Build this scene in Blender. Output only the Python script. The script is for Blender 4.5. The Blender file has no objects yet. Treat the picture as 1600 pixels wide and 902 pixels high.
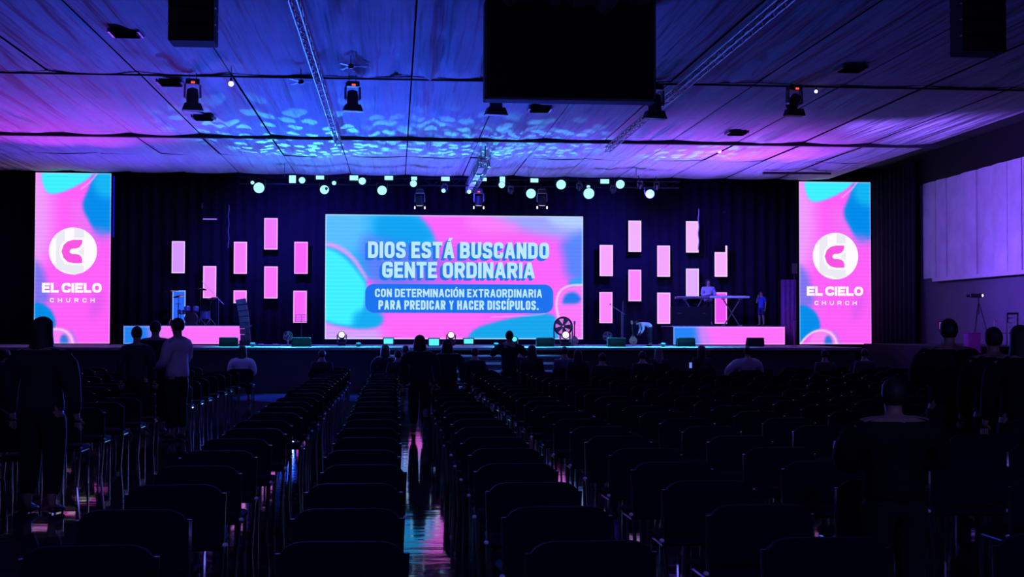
import bpy, bmesh, math, random
import numpy as np
from mathutils import Vector, Matrix, Euler, noise

random.seed(7)
SC = bpy.context.scene
COL = SC.collection
PI = math.pi
F = 2100.0                      # focal length in pixels of a 1600 wide frame

# ------------------------------------------------------------------ camera
cam_data = bpy.data.cameras.new('camera')
cam_data.sensor_width = 36.0
cam_data.lens = 36.0 * F / 1600.0
cam_data.clip_end = 300
cam = bpy.data.objects.new('camera', cam_data)
COL.objects.link(cam)
CAM_Z = 1.7
FLOOR = -1.0                    # the hall floor while building; everything is lifted by 1.0 at the end
AS = 1.43                       # one scene unit is 0.7 m: people and chairs of real size are 1.43 times their metres
SC.unit_settings.scale_length = 0.7
pitch = math.atan(61 / F)
yaw = math.atan(182 / F * math.cos(pitch))
RC = (Matrix.Rotation(-yaw, 3, 'Z') @ Matrix.Rotation(PI / 2 + pitch, 3, 'X') @ Matrix.Rotation(0.0016, 3, 'Z'))
cam.location = (0, 0, CAM_Z)
cam.rotation_euler = RC.to_euler()
SC.camera = cam

def at(px, py, Y):
    """the point of the plane y = Y that the photograph shows at pixel (px, py)"""
    d = RC @ Vector(((px - 800) / F, -(py - 451) / F, -1))
    k = Y / d.y
    return Vector((d.x * k, Y, CAM_Z + d.z * k))

def lin(c):
    return tuple((v / 255 / 12.92) if v / 255 <= 0.04045 else ((v / 255 + 0.055) / 1.055) ** 2.4 for v in c)

# ------------------------------------------------------------------ world and exposure
world = bpy.data.worlds.new('world')
SC.world = world
world.use_nodes = True
bgn = world.node_tree.nodes['Background']
bgn.inputs[0].default_value = (0.10, 0.10, 1.0, 1)
bgn.inputs[1].default_value = 0.006
SC.view_settings.view_transform = 'Standard'
SC.view_settings.look = 'None'
SC.view_settings.exposure = 0.0
SC.view_settings.gamma = 1.0
SC.view_settings.use_curve_mapping = False

# ------------------------------------------------------------------ the room's lamps and added fill
def spot(loc, target, power, color, angle=60, blend=0.6, radius=0.15, gobo=None):
    d = bpy.data.lights.new('stage_or_fill_spot', 'SPOT')
    d.energy = power
    d.color = color
    d.spot_size = math.radians(angle)
    d.spot_blend = blend
    d.shadow_soft_size = radius
    o = bpy.data.objects.new('stage_or_fill_spot', d)
    o.location = loc
    v = Vector(target) - Vector(loc)
    o.rotation_euler = v.to_track_quat('-Z', 'Y').to_euler()
    COL.objects.link(o)
    if gobo:
        scale, thr, seed = gobo
        d.use_nodes = True
        nt = d.node_tree
        em = nt.nodes['Emission']
        tc = nt.nodes.new('ShaderNodeTexCoord')
        sep = nt.nodes.new('ShaderNodeSeparateXYZ')
        nt.links.new(tc.outputs['Normal'], sep.inputs[0])
        dx = nt.nodes.new('ShaderNodeMath'); dx.operation = 'DIVIDE'
        dy = nt.nodes.new('ShaderNodeMath'); dy.operation = 'DIVIDE'
        nt.links.new(sep.outputs[0], dx.inputs[0]); nt.links.new(sep.outputs[2], dx.inputs[1])
        nt.links.new(sep.outputs[1], dy.inputs[0]); nt.links.new(sep.outputs[2], dy.inputs[1])
        cb = nt.nodes.new('ShaderNodeCombineXYZ')
        nt.links.new(dx.outputs[0], cb.inputs[0]); nt.links.new(dy.outputs[0], cb.inputs[1])
        cb.inputs[2].default_value = seed
        vo = nt.nodes.new('ShaderNodeTexVoronoi')
        vo.voronoi_dimensions = '2D'
        vo.inputs['Scale'].default_value = scale
        vo.inputs['Randomness'].default_value = 0.85
        off = nt.nodes.new('ShaderNodeVectorMath'); off.operation = 'ADD'
        off.inputs[1].default_value = (seed, seed * 1.7, 0)
        nt.links.new(cb.outputs[0], off.inputs[0])
        nt.links.new(off.outputs[0], vo.inputs['Vector'])
        mr = nt.nodes.new('ShaderNodeMapRange')
        mr.inputs[1].default_value = thr; mr.inputs[2].default_value = thr - 0.05
        mr.inputs[3].default_value = 0; mr.inputs[4].default_value = 1
        nt.links.new(vo.outputs['Distance'], mr.inputs[0])
        nt.links.new(mr.outputs[0], em.inputs['Strength'])
    return o

BLUE = (0.05, 0.12, 1.0)
CYAN = (0.08, 0.65, 1.0)
VIOLET = (0.28, 0.06, 1.0)
MAGENTA = (0.75, 0.08, 0.9)
CEIL = 9.15
# blue and violet washes thrown up on the fabric ceiling from the stage
spot((-4.5, 58.2, 1.2), (-5, 39, CEIL), 11500, (0.02, 0.10, 1.0), 90, 1.0)
spot((2.5, 58.2, 1.2), (-2.5, 35, CEIL), 10500, (0.03, 0.07, 1.0), 56, 1.0)
spot((8, 59, 1.2), (6, 47, CEIL), 4200, (0.09, 0.05, 1.0), 85, 1.0)
spot((-1, 58.2, 1.2), (-4, 24, CEIL), 13000, (0.02, 0.07, 1.0), 45, 1.0)
spot((-13.5, 58.6, 1.2), (-12.6, 50.5, CEIL), 6800, (0.55, 0.05, 0.9), 66, 1.0)
spot((-12, 58.2, 1.2), (-12.5, 34, CEIL), 5200, (0.20, 0.05, 0.9), 60, 1.0)
spot((18.0, 59.0, 1.2), (14.6, 54, CEIL), 6800, (0.55, 0.05, 0.9), 62, 1.0)
spot((14, 60, 1.2), (13.5, 58, CEIL), 7500, (0.20, 0.06, 1.0), 110, 1.0)
spot((1, 60, 1.2), (1, 59, CEIL), 5200, (0.07, 0.06, 1.0), 130, 1.0)
spot((-12, 60, 1.2), (-11, 58, CEIL), 3200, (0.11, 0.04, 1.0), 110, 1.0)
spot((-6.5, 62, 1.2), (-4, 60, CEIL), 1800, (0.02, 0.25, 1.0), 60, 1.0)
# dotted beams of the moving heads standing on the stage
GOBO = [((-2.3, 63.6, 1.5), (-3.4, 54.2, CEIL), 30000, 44), ((3.05, 63.6, 1.5), (2.5, 54.4, CEIL), 18000, 40),
        ((8.6, 63.2, 1.7), (5.6, 54.0, CEIL), 12000, 38), ((9.3, 63.2, 1.7), (12.4, 56.0, CEIL), 12000, 30)]
for k, (l, t, p, a) in enumerate(GOBO):
    spot(l, t, p, (0.06, 0.55, 1.0), a, 0.9, 0.02, gobo=(17, 0.31, 3.1 * k + 1.3))
# cyan lamps of the truss falling on the front of the stage
for x, p in ((-6.6, 3000), (-4.6, 6000), (-1.5, 3500), (5.2, 5000), (8.3, 5500), (11.6, 6000), (13.6, 1500)):
    spot((x, 60.4, 7.7), (x + 0.3, 58.0, 0.9), p * 5.5, (0.02, 0.55, 1.0), 32, 0.9)
# violet wash on the right hand wall
spot((13.0, 46, 6.4), (24, 49.5, 6.2), 8500, (0.24, 0.10, 1.0), 85, 1.0)
spot((14.5, 50, 5.6), (24, 49.5, 2.0), 4000, (0.16, 0.06, 1.0), 60, 1.0)
# blue wash on the backdrop
spot((-5.5, 60.5, 7.8), (-4, 66, 4), 4200, (0.06, 0.03, 1.0), 120, 1.0)
spot((11.5, 60.5, 7.8), (12, 66, 4), 4200, (0.06, 0.03, 1.0), 120, 1.0)
spot((3, 59, 8.0), (3.5, 66, 6.6), 900, (0.04, 0.03, 1.0), 110, 1.0)
# lamps for the players on the stage, added spots for steps and floor
spot((9, 52, 8.3), (14, 64, 1.8), 5000, (0.16, 0.20, 1.0), 36, 0.8)
spot((-6, 52, 8.3), (-9, 64, 2.2), 3200, (0.10, 0.14, 1.0), 26, 0.8)
spot((3.2, 52.5, 8.4), (3.2, 56, 0), 3000, (0.05, 0.25, 1.0), 50, 0.8)
spot((-5.5, 57, 7.4), (-3.6, 52.5, FLOOR), 52000, (0.02, 0.08, 1.0), 34, 0.5)  # added blue spot that brightens a patch of the hall floor
# added dim blue fill spots, unseen behind the camera, that lift the blacks
for x in (-9, 4, 14):
    spot((x, -3.0, 8.3), (x * 1.1, 24, 0.5), 1300, (0.20, 0.17, 1.0), 100, 1.0, 0.4)

# ------------------------------------------------------------------ materials
MATS = {}
def mat(name, color, rough=0.6, metal=0.0, emit=None, strength=1.0, var=0.0, vscale=8.0, spec=0.5, bump=0.0):
    m = bpy.data.materials.new(name)
    m.use_nodes = True
    nt = m.node_tree
    b = nt.nodes['Principled BSDF']
    b.inputs['Base Color'].default_value = (*color, 1)
    b.inputs['Roughness'].default_value = rough
    b.inputs['Metallic'].default_value = metal
    b.inputs['Specular IOR Level'].default_value = spec
    if emit is not None:
        b.inputs['Emission Color'].default_value = (*emit, 1)
        b.inputs['Emission Strength'].default_value = strength
        b.inputs['Base Color'].default_value = (0.01, 0.01, 0.01, 1)
    if var or bump:
        tc = nt.nodes.new('ShaderNodeTexCoord')
        no = nt.nodes.new('ShaderNodeTexNoise')
        no.inputs['Scale'].default_value = vscale
        no.inputs['Detail'].default_value = 4
        nt.links.new(tc.outputs['Object'], no.inputs['Vector'])
        if var:
            mx = nt.nodes.new('ShaderNodeMix'); mx.data_type = 'RGBA'
            mx.inputs[6].default_value = (*[c * (1 - var) for c in color], 1)
            mx.inputs[7].default_value = (*[min(1, c * (1 + var)) for c in color], 1)
            nt.links.new(no.outputs['Fac'], mx.inputs[0])
            nt.links.new(mx.outputs[2], b.inputs['Base Color'])
        if bump:
            bp = nt.nodes.new('ShaderNodeBump')
            bp.inputs['Strength'].default_value = bump
            bp.inputs['Distance'].default_value = 0.02
            nt.links.new(no.outputs['Fac'], bp.inputs['Height'])
            nt.links.new(bp.outputs[0], b.inputs['Normal'])
    MATS[name] = m
    return m

black = mat('black_plastic', (0.012, 0.012, 0.014), 0.5, var=0.3)
matte = mat('matte_black', (0.006, 0.006, 0.008), 0.85, var=0.3, spec=0.2)
drape_m = mat('black_drape', (0.020, 0.016, 0.03), 0.9, var=0.35, vscale=2.0, spec=0.1, bump=0.3)
seat_m = mat('dark_vinyl', (0.006, 0.007, 0.020), 0.8, var=0.3, vscale=20, spec=0.12)
glint_m = mat('glint_cap', (0.9, 0.9, 0.95), 0.25, 0.0, spec=1.0)  # near-white base stands in for the glints on the chair frames
chrome = mat('chrome', (0.55, 0.55, 0.6), 0.16, 1.0)
alu = mat('aluminium', (0.5, 0.5, 0.52), 0.35, 0.9)
grey = mat('grey_metal', (0.16, 0.16, 0.17), 0.45, 0.6, var=0.2)
white_m = mat('white_paint', (0.7, 0.7, 0.7), 0.5, var=0.1)
fabric_m = mat('ceiling_fabric', (0.55, 0.53, 0.56), 0.85, var=0.14, vscale=0.9, spec=0.1)
seam_m = mat('dark_seam', (0.02, 0.02, 0.03), 0.9, var=0.2)
wall_m = mat('dark_wall', (0.03, 0.028, 0.035), 0.85, var=0.3, vscale=1.5, spec=0.2)
side_wall_m = mat('violet_grey_wall', (0.10, 0.09, 0.12), 0.85, var=0.25, vscale=0.6, spec=0.15)
plaster_m = mat('streaked_plaster', (0.5, 0.46, 0.52), 0.8, var=0.3, vscale=1.4, spec=0.2)
purple_drape = mat('violet_drape', (0.25, 0.12, 0.35), 0.9, var=0.3, spec=0.1)
stage_m = mat('stage_deck', (0.30, 0.30, 0.32), 0.75, var=0.25, vscale=1.5, spec=0.15)
front_m = mat('stage_skirt', (0.035, 0.03, 0.045), 0.6, var=0.3, vscale=2)
wood_m = mat('guitar_wood', (0.45, 0.30, 0.20), 0.35, var=0.2)
brass_m = mat('cymbal_brass', (0.6, 0.5, 0.3), 0.25, 1.0)
drumhead_m = mat('drum_head', (0.7, 0.7, 0.72), 0.5, var=0.05)
shell_m = mat('drum_shell', (0.08, 0.10, 0.25), 0.3, var=0.2)
skin_m = mat('skin', (0.36, 0.21, 0.15), 0.55, var=0.1)
hair_m = mat('dark_hair', (0.012, 0.009, 0.008), 0.6, var=0.3)
shoe_m = mat('shoe', (0.03, 0.03, 0.03), 0.5, var=0.2)
lampglow = mat('lamp_glow', (0, 0, 0), emit=(0.42, 1.0, 0.98), strength=1.15)
cyanglow = mat('cyan_glow', (0, 0, 0), emit=(0.10, 0.85, 0.95), strength=1.1)
warmglow = mat('warm_glow', (0, 0, 0), emit=(1.0, 0.95, 0.8), strength=1.5)
redglow = mat('red_glow', (0, 0, 0), emit=(1.0, 0.08, 0.06), strength=1.3)
lilacglow = mat('lilac_glow', (0, 0, 0), emit=lin((160, 110, 255)), strength=0.8)
blueglow = mat('blue_glow', (0, 0, 0), emit=lin((20, 10, 230)), strength=0.8)
skin_eye = mat('eye_white', (0.6, 0.6, 0.6), 0.3, var=0.1)
lip_m = mat('lip', (0.3, 0.1, 0.09), 0.5, var=0.1)
CLOTH = {}
def cloth(rgb):
    if rgb not in CLOTH:
        CLOTH[rgb] = mat('cloth', rgb, 0.85, var=0.18, vscale=6, spec=0.15)
    return CLOTH[rgb]

# ceiling fabric: fine pull lines running along the hall
def add_pull_lines(m, scale=(2.2, 0.12, 1), strength=0.55, dist=0.05):
    nt = m.node_tree
    b = nt.nodes['Principled BSDF']
    g = nt.nodes.new('ShaderNodeNewGeometry')
    mp = nt.nodes.new('ShaderNodeMapping')
    mp.inputs['Scale'].default_value = scale
    nt.links.new(g.outputs['Position'], mp.inputs['Vector'])
    no = nt.nodes.new('ShaderNodeTexNoise')
    no.inputs['Scale'].default_value = 1.0
    no.inputs['Detail'].default_value = 3
    nt.links.new(mp.outputs[0], no.inputs['Vector'])
    bp = nt.nodes.new('ShaderNodeBump')
    bp.inputs['Strength'].default_value = strength
    bp.inputs['Distance'].default_value = dist
    nt.links.new(no.outputs['Fac'], bp.inputs['Height'])
    nt.links.new(bp.outputs[0], b.inputs['Normal'])
add_pull_lines(fabric_m, (2.0, 0.09, 1), 1.0, 0.42)
add_pull_lines(plaster_m, (0.5, 1.6, 0.12), 0.6, 0.08)

# polished floor
floor_m = bpy.data.materials.new('polished_floor')
floor_m.use_nodes = True
nt = floor_m.node_tree
fb = nt.nodes['Principled BSDF']
fb.inputs['Base Color'].default_value = (0.035, 0.035, 0.045, 1)
fb.inputs['Roughness'].default_value = 0.055
fb.inputs['IOR'].default_value = 1.9
fb.inputs['Specular IOR Level'].default_value = 0.7
g = nt.nodes.new('ShaderNodeNewGeometry')
mp = nt.nodes.new('ShaderNodeMapping'); mp.inputs['Scale'].default_value = (0.7, 1.6, 1)
nt.links.new(g.outputs['Position'], mp.inputs['Vector'])
no = nt.nodes.new('ShaderNodeTexNoise'); no.inputs['Scale'].default_value = 1.4; no.inputs['Detail'].default_value = 3
nt.links.new(mp.outputs[0], no.inputs['Vector'])
br = nt.nodes.new('ShaderNodeTexBrick')
br.offset = 0.0
br.inputs['Scale'].default_value = 1.0
br.inputs['Mortar Size'].default_value = 0.006
br.inputs['Brick Width'].default_value = 0.5
br.inputs['Row Height'].default_value = 0.5
nt.links.new(g.outputs['Position'], br.inputs['Vector'])
sm = nt.nodes.new('ShaderNodeMath'); sm.operation = 'MULTIPLY_ADD'; sm.inputs[1].default_value = -0.25
nt.links.new(br.outputs['Fac'], sm.inputs[0]); nt.links.new(no.outputs['Fac'], sm.inputs[2])
bp = nt.nodes.new('ShaderNodeBump'); bp.inputs['Strength'].default_value = 0.12; bp.inputs['Distance'].default_value = 0.03
nt.links.new(sm.outputs[0], bp.inputs['Height']); nt.links.new(bp.outputs[0], fb.inputs['Normal'])

# screens take their picture from a colour attribute written per pixel cell
def screen_mat():
    m = bpy.data.materials.new('led_picture')
    m.use_nodes = True
    nt = m.node_tree
    b = nt.nodes['Principled BSDF']
    b.inputs['Base Color'].default_value = (0.01, 0.01, 0.01, 1)
    b.inputs['Roughness'].default_value = 0.6
    a = nt.nodes.new('ShaderNodeAttribute'); a.attribute_name = 'picture'
    g = nt.nodes.new('ShaderNodeNewGeometry')
    s = nt.nodes.new('ShaderNodeSeparateXYZ'); nt.links.new(g.outputs['Position'], s.inputs[0])
    w = nt.nodes.new('ShaderNodeMath'); w.operation = 'MULTIPLY'; w.inputs[1].default_value = 2 * PI / 0.19
    nt.links.new(s.outputs[2], w.inputs[0])
    sn = nt.nodes.new('ShaderNodeMath'); sn.operation = 'SINE'; nt.links.new(w.outputs[0], sn.inputs[0])
    k = nt.nodes.new('ShaderNodeMath'); k.operation = 'MULTIPLY_ADD'; k.inputs[1].default_value = 0.05; k.inputs[2].default_value = 1.0
    nt.links.new(sn.outputs[0], k.inputs[0])
    nt.links.new(a.outputs['Color'], b.inputs['Emission Color'])
    nt.links.new(k.outputs[0], b.inputs['Emission Strength'])
    return m
SCREEN = screen_mat()
EMIT = {}
def emitter(rgb, s=1.0):
    k = (rgb, s)
    if k not in EMIT:
        EMIT[k] = mat('led_colour', (0, 0, 0), emit=lin(rgb), strength=s)
    return EMIT[k]

# ------------------------------------------------------------------ helpers
def tag(o, label=None, cat=None, group=None, kind=None):
    if label: o['label'] = label
    if cat: o['category'] = cat
    if group: o['group'] = group
    if kind: o['kind'] = kind
    return o

def empty(name, loc, rz=0, label=None, cat=None, group=None):
    o = bpy.data.objects.new(name, None)
    o.location = loc
    o.rotation_euler = (0, 0, rz)
    o.empty_display_size = 0.1
    COL.objects.link(o)
    return tag(o, label, cat, group)

class MB:
    def __init__(self):
        self.v = []; self.f = []
    def add(self, vs, fs):
        n = len(self.v)
        self.v += [tuple(v) for v in vs]
        self.f += [tuple(i + n for i in f) for f in fs]
        return self
    def box(self, c, s, rot=None, ch=0.0):
        x, y, z = s[0] / 2, s[1] / 2, s[2] / 2
        if ch > 0:
            b = min(ch, x * .9, y * .9, z * .9)
            pts = []
            for sx in (-1, 1):
                for sy in (-1, 1):
                    for sz in (-1, 1):
                        pts += [(sx * (x - b), sy * (y - b), sz * z), (sx * (x - b), sy * y, sz * (z - b)), (sx * x, sy * (y - b), sz * (z - b))]
            bm = bmesh.new()
            for p in pts: bm.verts.new(p)
            r = bmesh.ops.convex_hull(bm, input=bm.verts)
            bm.verts.index_update()
            vs = [v.co.copy() for v in bm.verts]; fs = [[v.index for v in f.verts] for f in bm.faces]
            bm.free()
        else:
            vs = [Vector((sx * x, sy * y, sz * z)) for sx in (-1, 1) for sy in (-1, 1) for sz in (-1, 1)]
            fs = [(0, 1, 3, 2), (4, 6, 7, 5), (0, 4, 5, 1), (2, 3, 7, 6), (0, 2, 6, 4), (1, 5, 7, 3)]
        R = Euler(rot).to_matrix() if rot else Matrix.Identity(3)
        return self.add([R @ Vector(v) + Vector(c) for v in vs], fs)
    def tube(self, pts, r, n=6, cap=True):
        pts = [Vector(p) for p in pts]
        rs = r if isinstance(r, (list, tuple)) else [r] * len(pts)
        rings = []
        up = None
        for i, p in enumerate(pts):
            if i == 0: d = pts[1] - p
            elif i == len(pts) - 1: d = p - pts[i - 1]
            else: d = (pts[i + 1] - p).normalized() + (p - pts[i - 1]).normalized()
            d.normalize()
            if up is None:
                up = Vector((0, 0, 1)) if abs(d.z) < 0.9 else Vector((1, 0, 0))
            a = d.cross(up)
            if a.length < 1e-4: a = d.cross(Vector((0, 1, 0)))
            a.normalize(); b = d.cross(a).normalized()
            rings.append([p + (a * math.cos(t) + b * math.sin(t)) * rs[i] for t in [2 * PI * k / n for k in range(n)]])
        vs = [v for rg in rings for v in rg]
        fs = []
        for i in range(len(pts) - 1):
            for k in range(n):
                fs.append((i * n + k, i * n + (k + 1) % n, (i + 1) * n + (k + 1) % n, (i + 1) * n + k))
        if cap:
            fs.append(tuple(range(n - 1, -1, -1))); fs.append(tuple(range((len(pts) - 1) * n, len(pts) * n)))
        return self.add(vs, fs)
    def lathe(self, prof, n=16, M=None):
        """prof: [(r, z)] from bottom to top about the z axis, then transformed by M"""
        M = M or Matrix.Identity(4)
        vs = [M @ Vector((max(r, 1e-4) * math.cos(2 * PI * k / n), max(r, 1e-4) * math.sin(2 * PI * k / n), z)) for r, z in prof for k in range(n)]
        fs = [(i * n + k, i * n + (k + 1) % n, (i + 1) * n + (k + 1) % n, (i + 1) * n + k) for i in range(len(prof) - 1) for k in range(n)]
        fs.append(tuple(range(n - 1, -1, -1))); fs.append(tuple(range((len(prof) - 1) * n, len(prof) * n)))
        return self.add(vs, fs)
    def ball(self, c, r, n=10, m=6):
        rr = r if isinstance(r, (tuple, list)) else (r, r, r)
        prof = [(math.sin(PI * i / m), -math.cos(PI * i / m)) for i in range(m + 1)]
        return self.lathe(prof, n, Matrix.Translation(c) @ Matrix.Diagonal((*rr, 1)))
    def prism(self, pts2, y0, y1, M=None):
        """outline in x,z extruded along y"""
        n = len(pts2)
        M = M or Matrix.Identity(4)
        vs = [M @ Vector((p[0], y0, p[1])) for p in pts2] + [M @ Vector((p[0], y1, p[1])) for p in pts2]
        fs = [tuple(range(n)), tuple(range(2 * n - 1, n - 1, -1))] + [(i, i + n, (i + 1) % n + n, (i + 1) % n) for i in range(n)]
        return self.add(vs, fs)
    def mesh(self, name, m, smooth=False):
        me = bpy.data.meshes.new(name)
        me.from_pydata(self.v, [], self.f)
        bm = bmesh.new(); bm.from_mesh(me)
        bmesh.ops.recalc_face_normals(bm, faces=bm.faces)
        bm.to_mesh(me); bm.free()
        me.materials.append(m)
        if smooth:
            me.shade_smooth() if hasattr(me, 'shade_smooth') else None
            try: me.set_sharp_from_angle(angle=math.radians(40))
            except Exception: pass
        return me
    def obj(self, name, m, parent=None, smooth=False, loc=None):
        o = bpy.data.objects.new(name, self.mesh(name, m, smooth))
        COL.objects.link(o)
        if parent: o.parent = parent
        if loc is not None: o.location = loc
        return o

def copy_tree(o, parent=None, first=True):
    c = o.copy()
    COL.objects.link(c)
    c.parent = parent
    for ch in o.children:
        copy_tree(ch, c, False)
    return c

# ------------------------------------------------------------------ the setting
XL, XR = -24.0, 24.2
Y_BACK, Y_STAGE, STAGE_H = 67.0, 56.3, 0.86

MB().box(((XL + XR) / 2, 31, FLOOR - 0.1), (XR - XL + 0.4, 73, 0.2)).obj('floor', floor_m)['kind'] = 'structure'
wb = MB()
wb.box(((XL + XR) / 2, Y_BACK + 0.3, 4.4), (XR - XL + 0.4, 0.2, 10.8))
wb.obj('wall_back', wall_m)['kind'] = 'structure'
MB().box((XL - 0.1, 31, 4.4), (0.2, 73, 10.8)).obj('wall_left', wall_m)['kind'] = 'structure'
MB().box((XR + 0.1, 31, 4.4), (0.2, 73, 10.8)).obj('wall_right', side_wall_m)['kind'] = 'structure'

# upper part of the right wall: pale streaked boards under an added dark band
wr = bpy.data.objects['wall_right']
boards = []
random.seed(3)
y = 40.0
while y < 59.6:
    w = random.uniform(1.0, 1.7)
    n = 5
    p = MB()
    vs = []; fs = []
    bow = random.uniform(0.02, 0.09)
    off = random.uniform(-0.05, 0.05)
    for i in range(n + 1):
        t = i / n
        x = XR - 0.12 - bow * math.sin(PI * t) - off
        yy = y + 0.02 + t * (w - 0.04)
        vs += [(x, yy, 3.95), (x, yy, 8.3)]
    for i in range(n):
        fs.append((2 * i, 2 * i + 2, 2 * i + 3, 2 * i + 1))
    m_ = len(vs)
    vs += [(XR, y + 0.02, 3.95), (XR, y + 0.02, 8.3), (XR, y + w - 0.02, 8.3), (XR, y + w - 0.02, 3.95)]
    fs += [(0, 1, m_ + 1, m_), (2 * n, m_ + 3, m_ + 2, 2 * n + 1)]
    p.add(vs, fs)
    p.obj('wall_board', plaster_m, wr)
    y += w
MB().box((XR - 0.10, 43, 9.0), (0.2, 46, 1.36)).obj('added_dark_band', matte, wr)  # matte strip added to keep the wall above the boards dark
led = MB(); led.box((XR - 0.16, 49, 3.86), (0.3, 18.4, 0.16)); led.obj('trim_1', plaster_m)['kind'] = 'structure'

# black drape across the back of the stage
def drape(name, x0, x1, z0, z1, y, m, amp=0.12, wave=0.55, parent=None):
    n = int((x1 - x0) / (wave / 5))
    vs = []; fs = []
    for i in range(n + 1):
        x = x0 + (x1 - x0) * i / n
        yy = y + amp * math.sin(2 * PI * x / wave + math.sin(x * 0.9)) * (0.7 + 0.3 * math.sin(x * 0.37))
        vs += [(x, yy, z0), (x, yy, z1)]
    for i in range(n):
        fs.append((2 * i, 2 * i + 2, 2 * i + 3, 2 * i + 1))
    mb = MB().add(vs, fs)
    o = mb.obj(name, m, parent, smooth=True)
    sol = o.modifiers.new('thick', 'SOLIDIFY'); sol.thickness = 0.015
    return o
tag(drape('stage_backdrop', -22.5, 22.5, STAGE_H, 9.05, 66.9, drape_m),
    'tall black pleated backdrop curtain hanging behind the whole stage', 'curtain')

def side_drape(x, y0, y1, z0, z1):
    n = int((y1 - y0) / .1)
    vs = []
    for i in range(n + 1):
        yy = y0 + (y1 - y0) * i / n
        xx = x + .09 * math.sin(yy * 11)
        vs += [(xx, yy, z0), (xx, yy, z1)]
    o = MB().add(vs, [(2 * i, 2 * i + 2, 2 * i + 3, 2 * i + 1) for i in range(n)]).obj('side_drape', drape_m, None, True)
    o.modifiers.new('thick', 'SOLIDIFY').thickness = .015
    return tag(o, 'tall black curtain closing the gap between right side screen and right wall', 'curtain')
side_drape(23.75, 59.7, 66.6, FLOOR, 9.4)

# stage
stg = MB()
stg.box(((-21 + 20) / 2, (Y_STAGE + 67.1) / 2, STAGE_H - 0.05), (41, 67.1 - Y_STAGE, 0.1))
st = stg.obj('floor_stage', stage_m); st['kind'] = 'structure'
MB().box((-0.5, Y_STAGE + 0.96, (FLOOR + STAGE_H - 0.1) / 2), (41, 0.06, STAGE_H - FLOOR - 0.1)).obj('trim_2', front_m)['kind'] = 'structure'
MB().box((-0.5, Y_STAGE + 0.0, STAGE_H - 0.06), (41, 0.06, 0.1)).obj('trim_3', grey)['kind'] = 'structure'

# front steps
steps = empty('stage_steps', (3.2, Y_STAGE, FLOOR), 0, 'wide dark steps leading up to the middle of the stage front', 'steps')
NS = 5
for i in range(NS):
    h = (STAGE_H - FLOOR) * (i + 1) / (NS + 1)
    MB().box((0, -0.45 * (NS - i) + 0.2, h - 0.04), (7.4, 0.50, 0.08), ch=0.01).obj('tread', stage_m, steps)
    MB().box((0, -0.45 * (NS - i) + 0.03, (h - 0.08) / 2), (7.4, 0.04, h - 0.08)).obj('riser_board', front_m, steps)

# ceiling: stretched fabric panels between dark seams
cb = MB().box(((XL + XR) / 2, 31, 9.75), (XR - XL + 0.4, 73, 0.1))
ceil = cb.obj('ceiling', seam_m); ceil['kind'] = 'structure'
bays = [(-5, 1.5), (1.5, 14.3), (14.3, 27.1), (27.1, 39.9), (39.9, 52.6), (52.6, 58.6), (58.6, 65.6)]
xs = [-20.6, -18.0, -15.3, -12.65, -10.1, -7.55, -4.85, -2.2, 0.45, 3.25, 5.75, 8.25, 10.95, 13.6, 16.3, 19.0, 21.6]
random.seed(11)
for bi, (y0, y1) in enumerate(bays):
    for xi in range(len(xs) - 1):
        x0, x1 = xs[xi], xs[xi + 1]
        if y0 < 14: nx, ny = 6, 6
        else: nx, ny = 22, 20
        sag = random.uniform(0.06, 0.16)
        skew = random.uniform(-1.2, 1.2)
        tilt = random.uniform(-0.05, 0.07)
        sd = random.uniform(0, 50)
        wr_amp = random.choice([0.05, 0.14, 0.32, 0.45]) * (0.2 if bi >= 5 else (0.45 if bi == 4 else 1.0))
        vs = []; fs = []
        for j in range(ny + 1):
            v = j / ny
            for i in range(nx + 1):
                u = i / nx
                xx = x0 + 0.022 + (x1 - x0 - 0.044) * u
                yy = y0 + 0.05 + (y1 - y0 - 0.10) * v
                edge = min(1.0, 6 * min(u, 1 - u)) * min(1.0, 8 * min(v, 1 - v))
                nz = noise.noise(Vector(((xx + skew * v * 0.8) * 2.6, yy * 0.08, sd)))
                z = CEIL - sag * math.sin(PI * u) * (0.5 + 0.5 * math.sin(PI * v)) - wr_amp * nz * edge * (0.4 + abs(math.cos(PI * v)))
                z += tilt * (u - 0.5) + (0.10 if bi % 2 else 0.0) * (v - 1) * 0.6
                vs.append((xx, yy, z))
        for j in range(ny):
            for i in range(nx):
                a = j * (nx + 1) + i
                fs.append((a, a + 1, a + nx + 2, a + nx + 1))
        p = MB().add(vs, fs).obj('fabric_panel', fabric_m, ceil, smooth=True)
# cross cables / purlins the panels hang from
for yb, r in ((14.3, .03), (27.1, .03), (39.9, 0.035), (52.6, 0.10)):
    MB().box((0.4, yb, CEIL - 0.08), (43, r * 2, 0.14 if r > .05 else 0.05)).obj('purlin', seam_m, ceil)

def truss(name, x, y0, y1, z, w=0.28, label='', mlight=alu, angle=0):
    t = empty(name, (x, (y0 + y1) / 2, z), angle, label, 'truss')
    L = (y1 - y0) / 2
    ch = MB()
    for sx in (-1, 1):
        for sz in (-1, 1):
            ch2 = MB().tube([(sx * w / 2, -L, sz * w / 2), (sx * w / 2, L, sz * w / 2)], 0.025, 6)
            ch2.obj('chord', mlight, t)
    n = int((y1 - y0) / 0.45)
    lace = MB()
    for i in range(n):
        a = -L + 2 * L * i / n; b = -L + 2 * L * (i + 1) / n
        s = 1 if i % 2 else -1
        for sx in (-1, 1):
            lace.tube([(sx * w / 2, a, -s * w / 2), (sx * w / 2, b, s * w / 2)], 0.014, 5)
        for sz in (-1, 1):
            lace.tube([(-s * w / 2, a, sz * w / 2), (s * w / 2, b, sz * w / 2)], 0.014, 5)
    o = lace.obj('lacing', mlight, t); o['kind'] = 'stuff'
    return t
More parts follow.
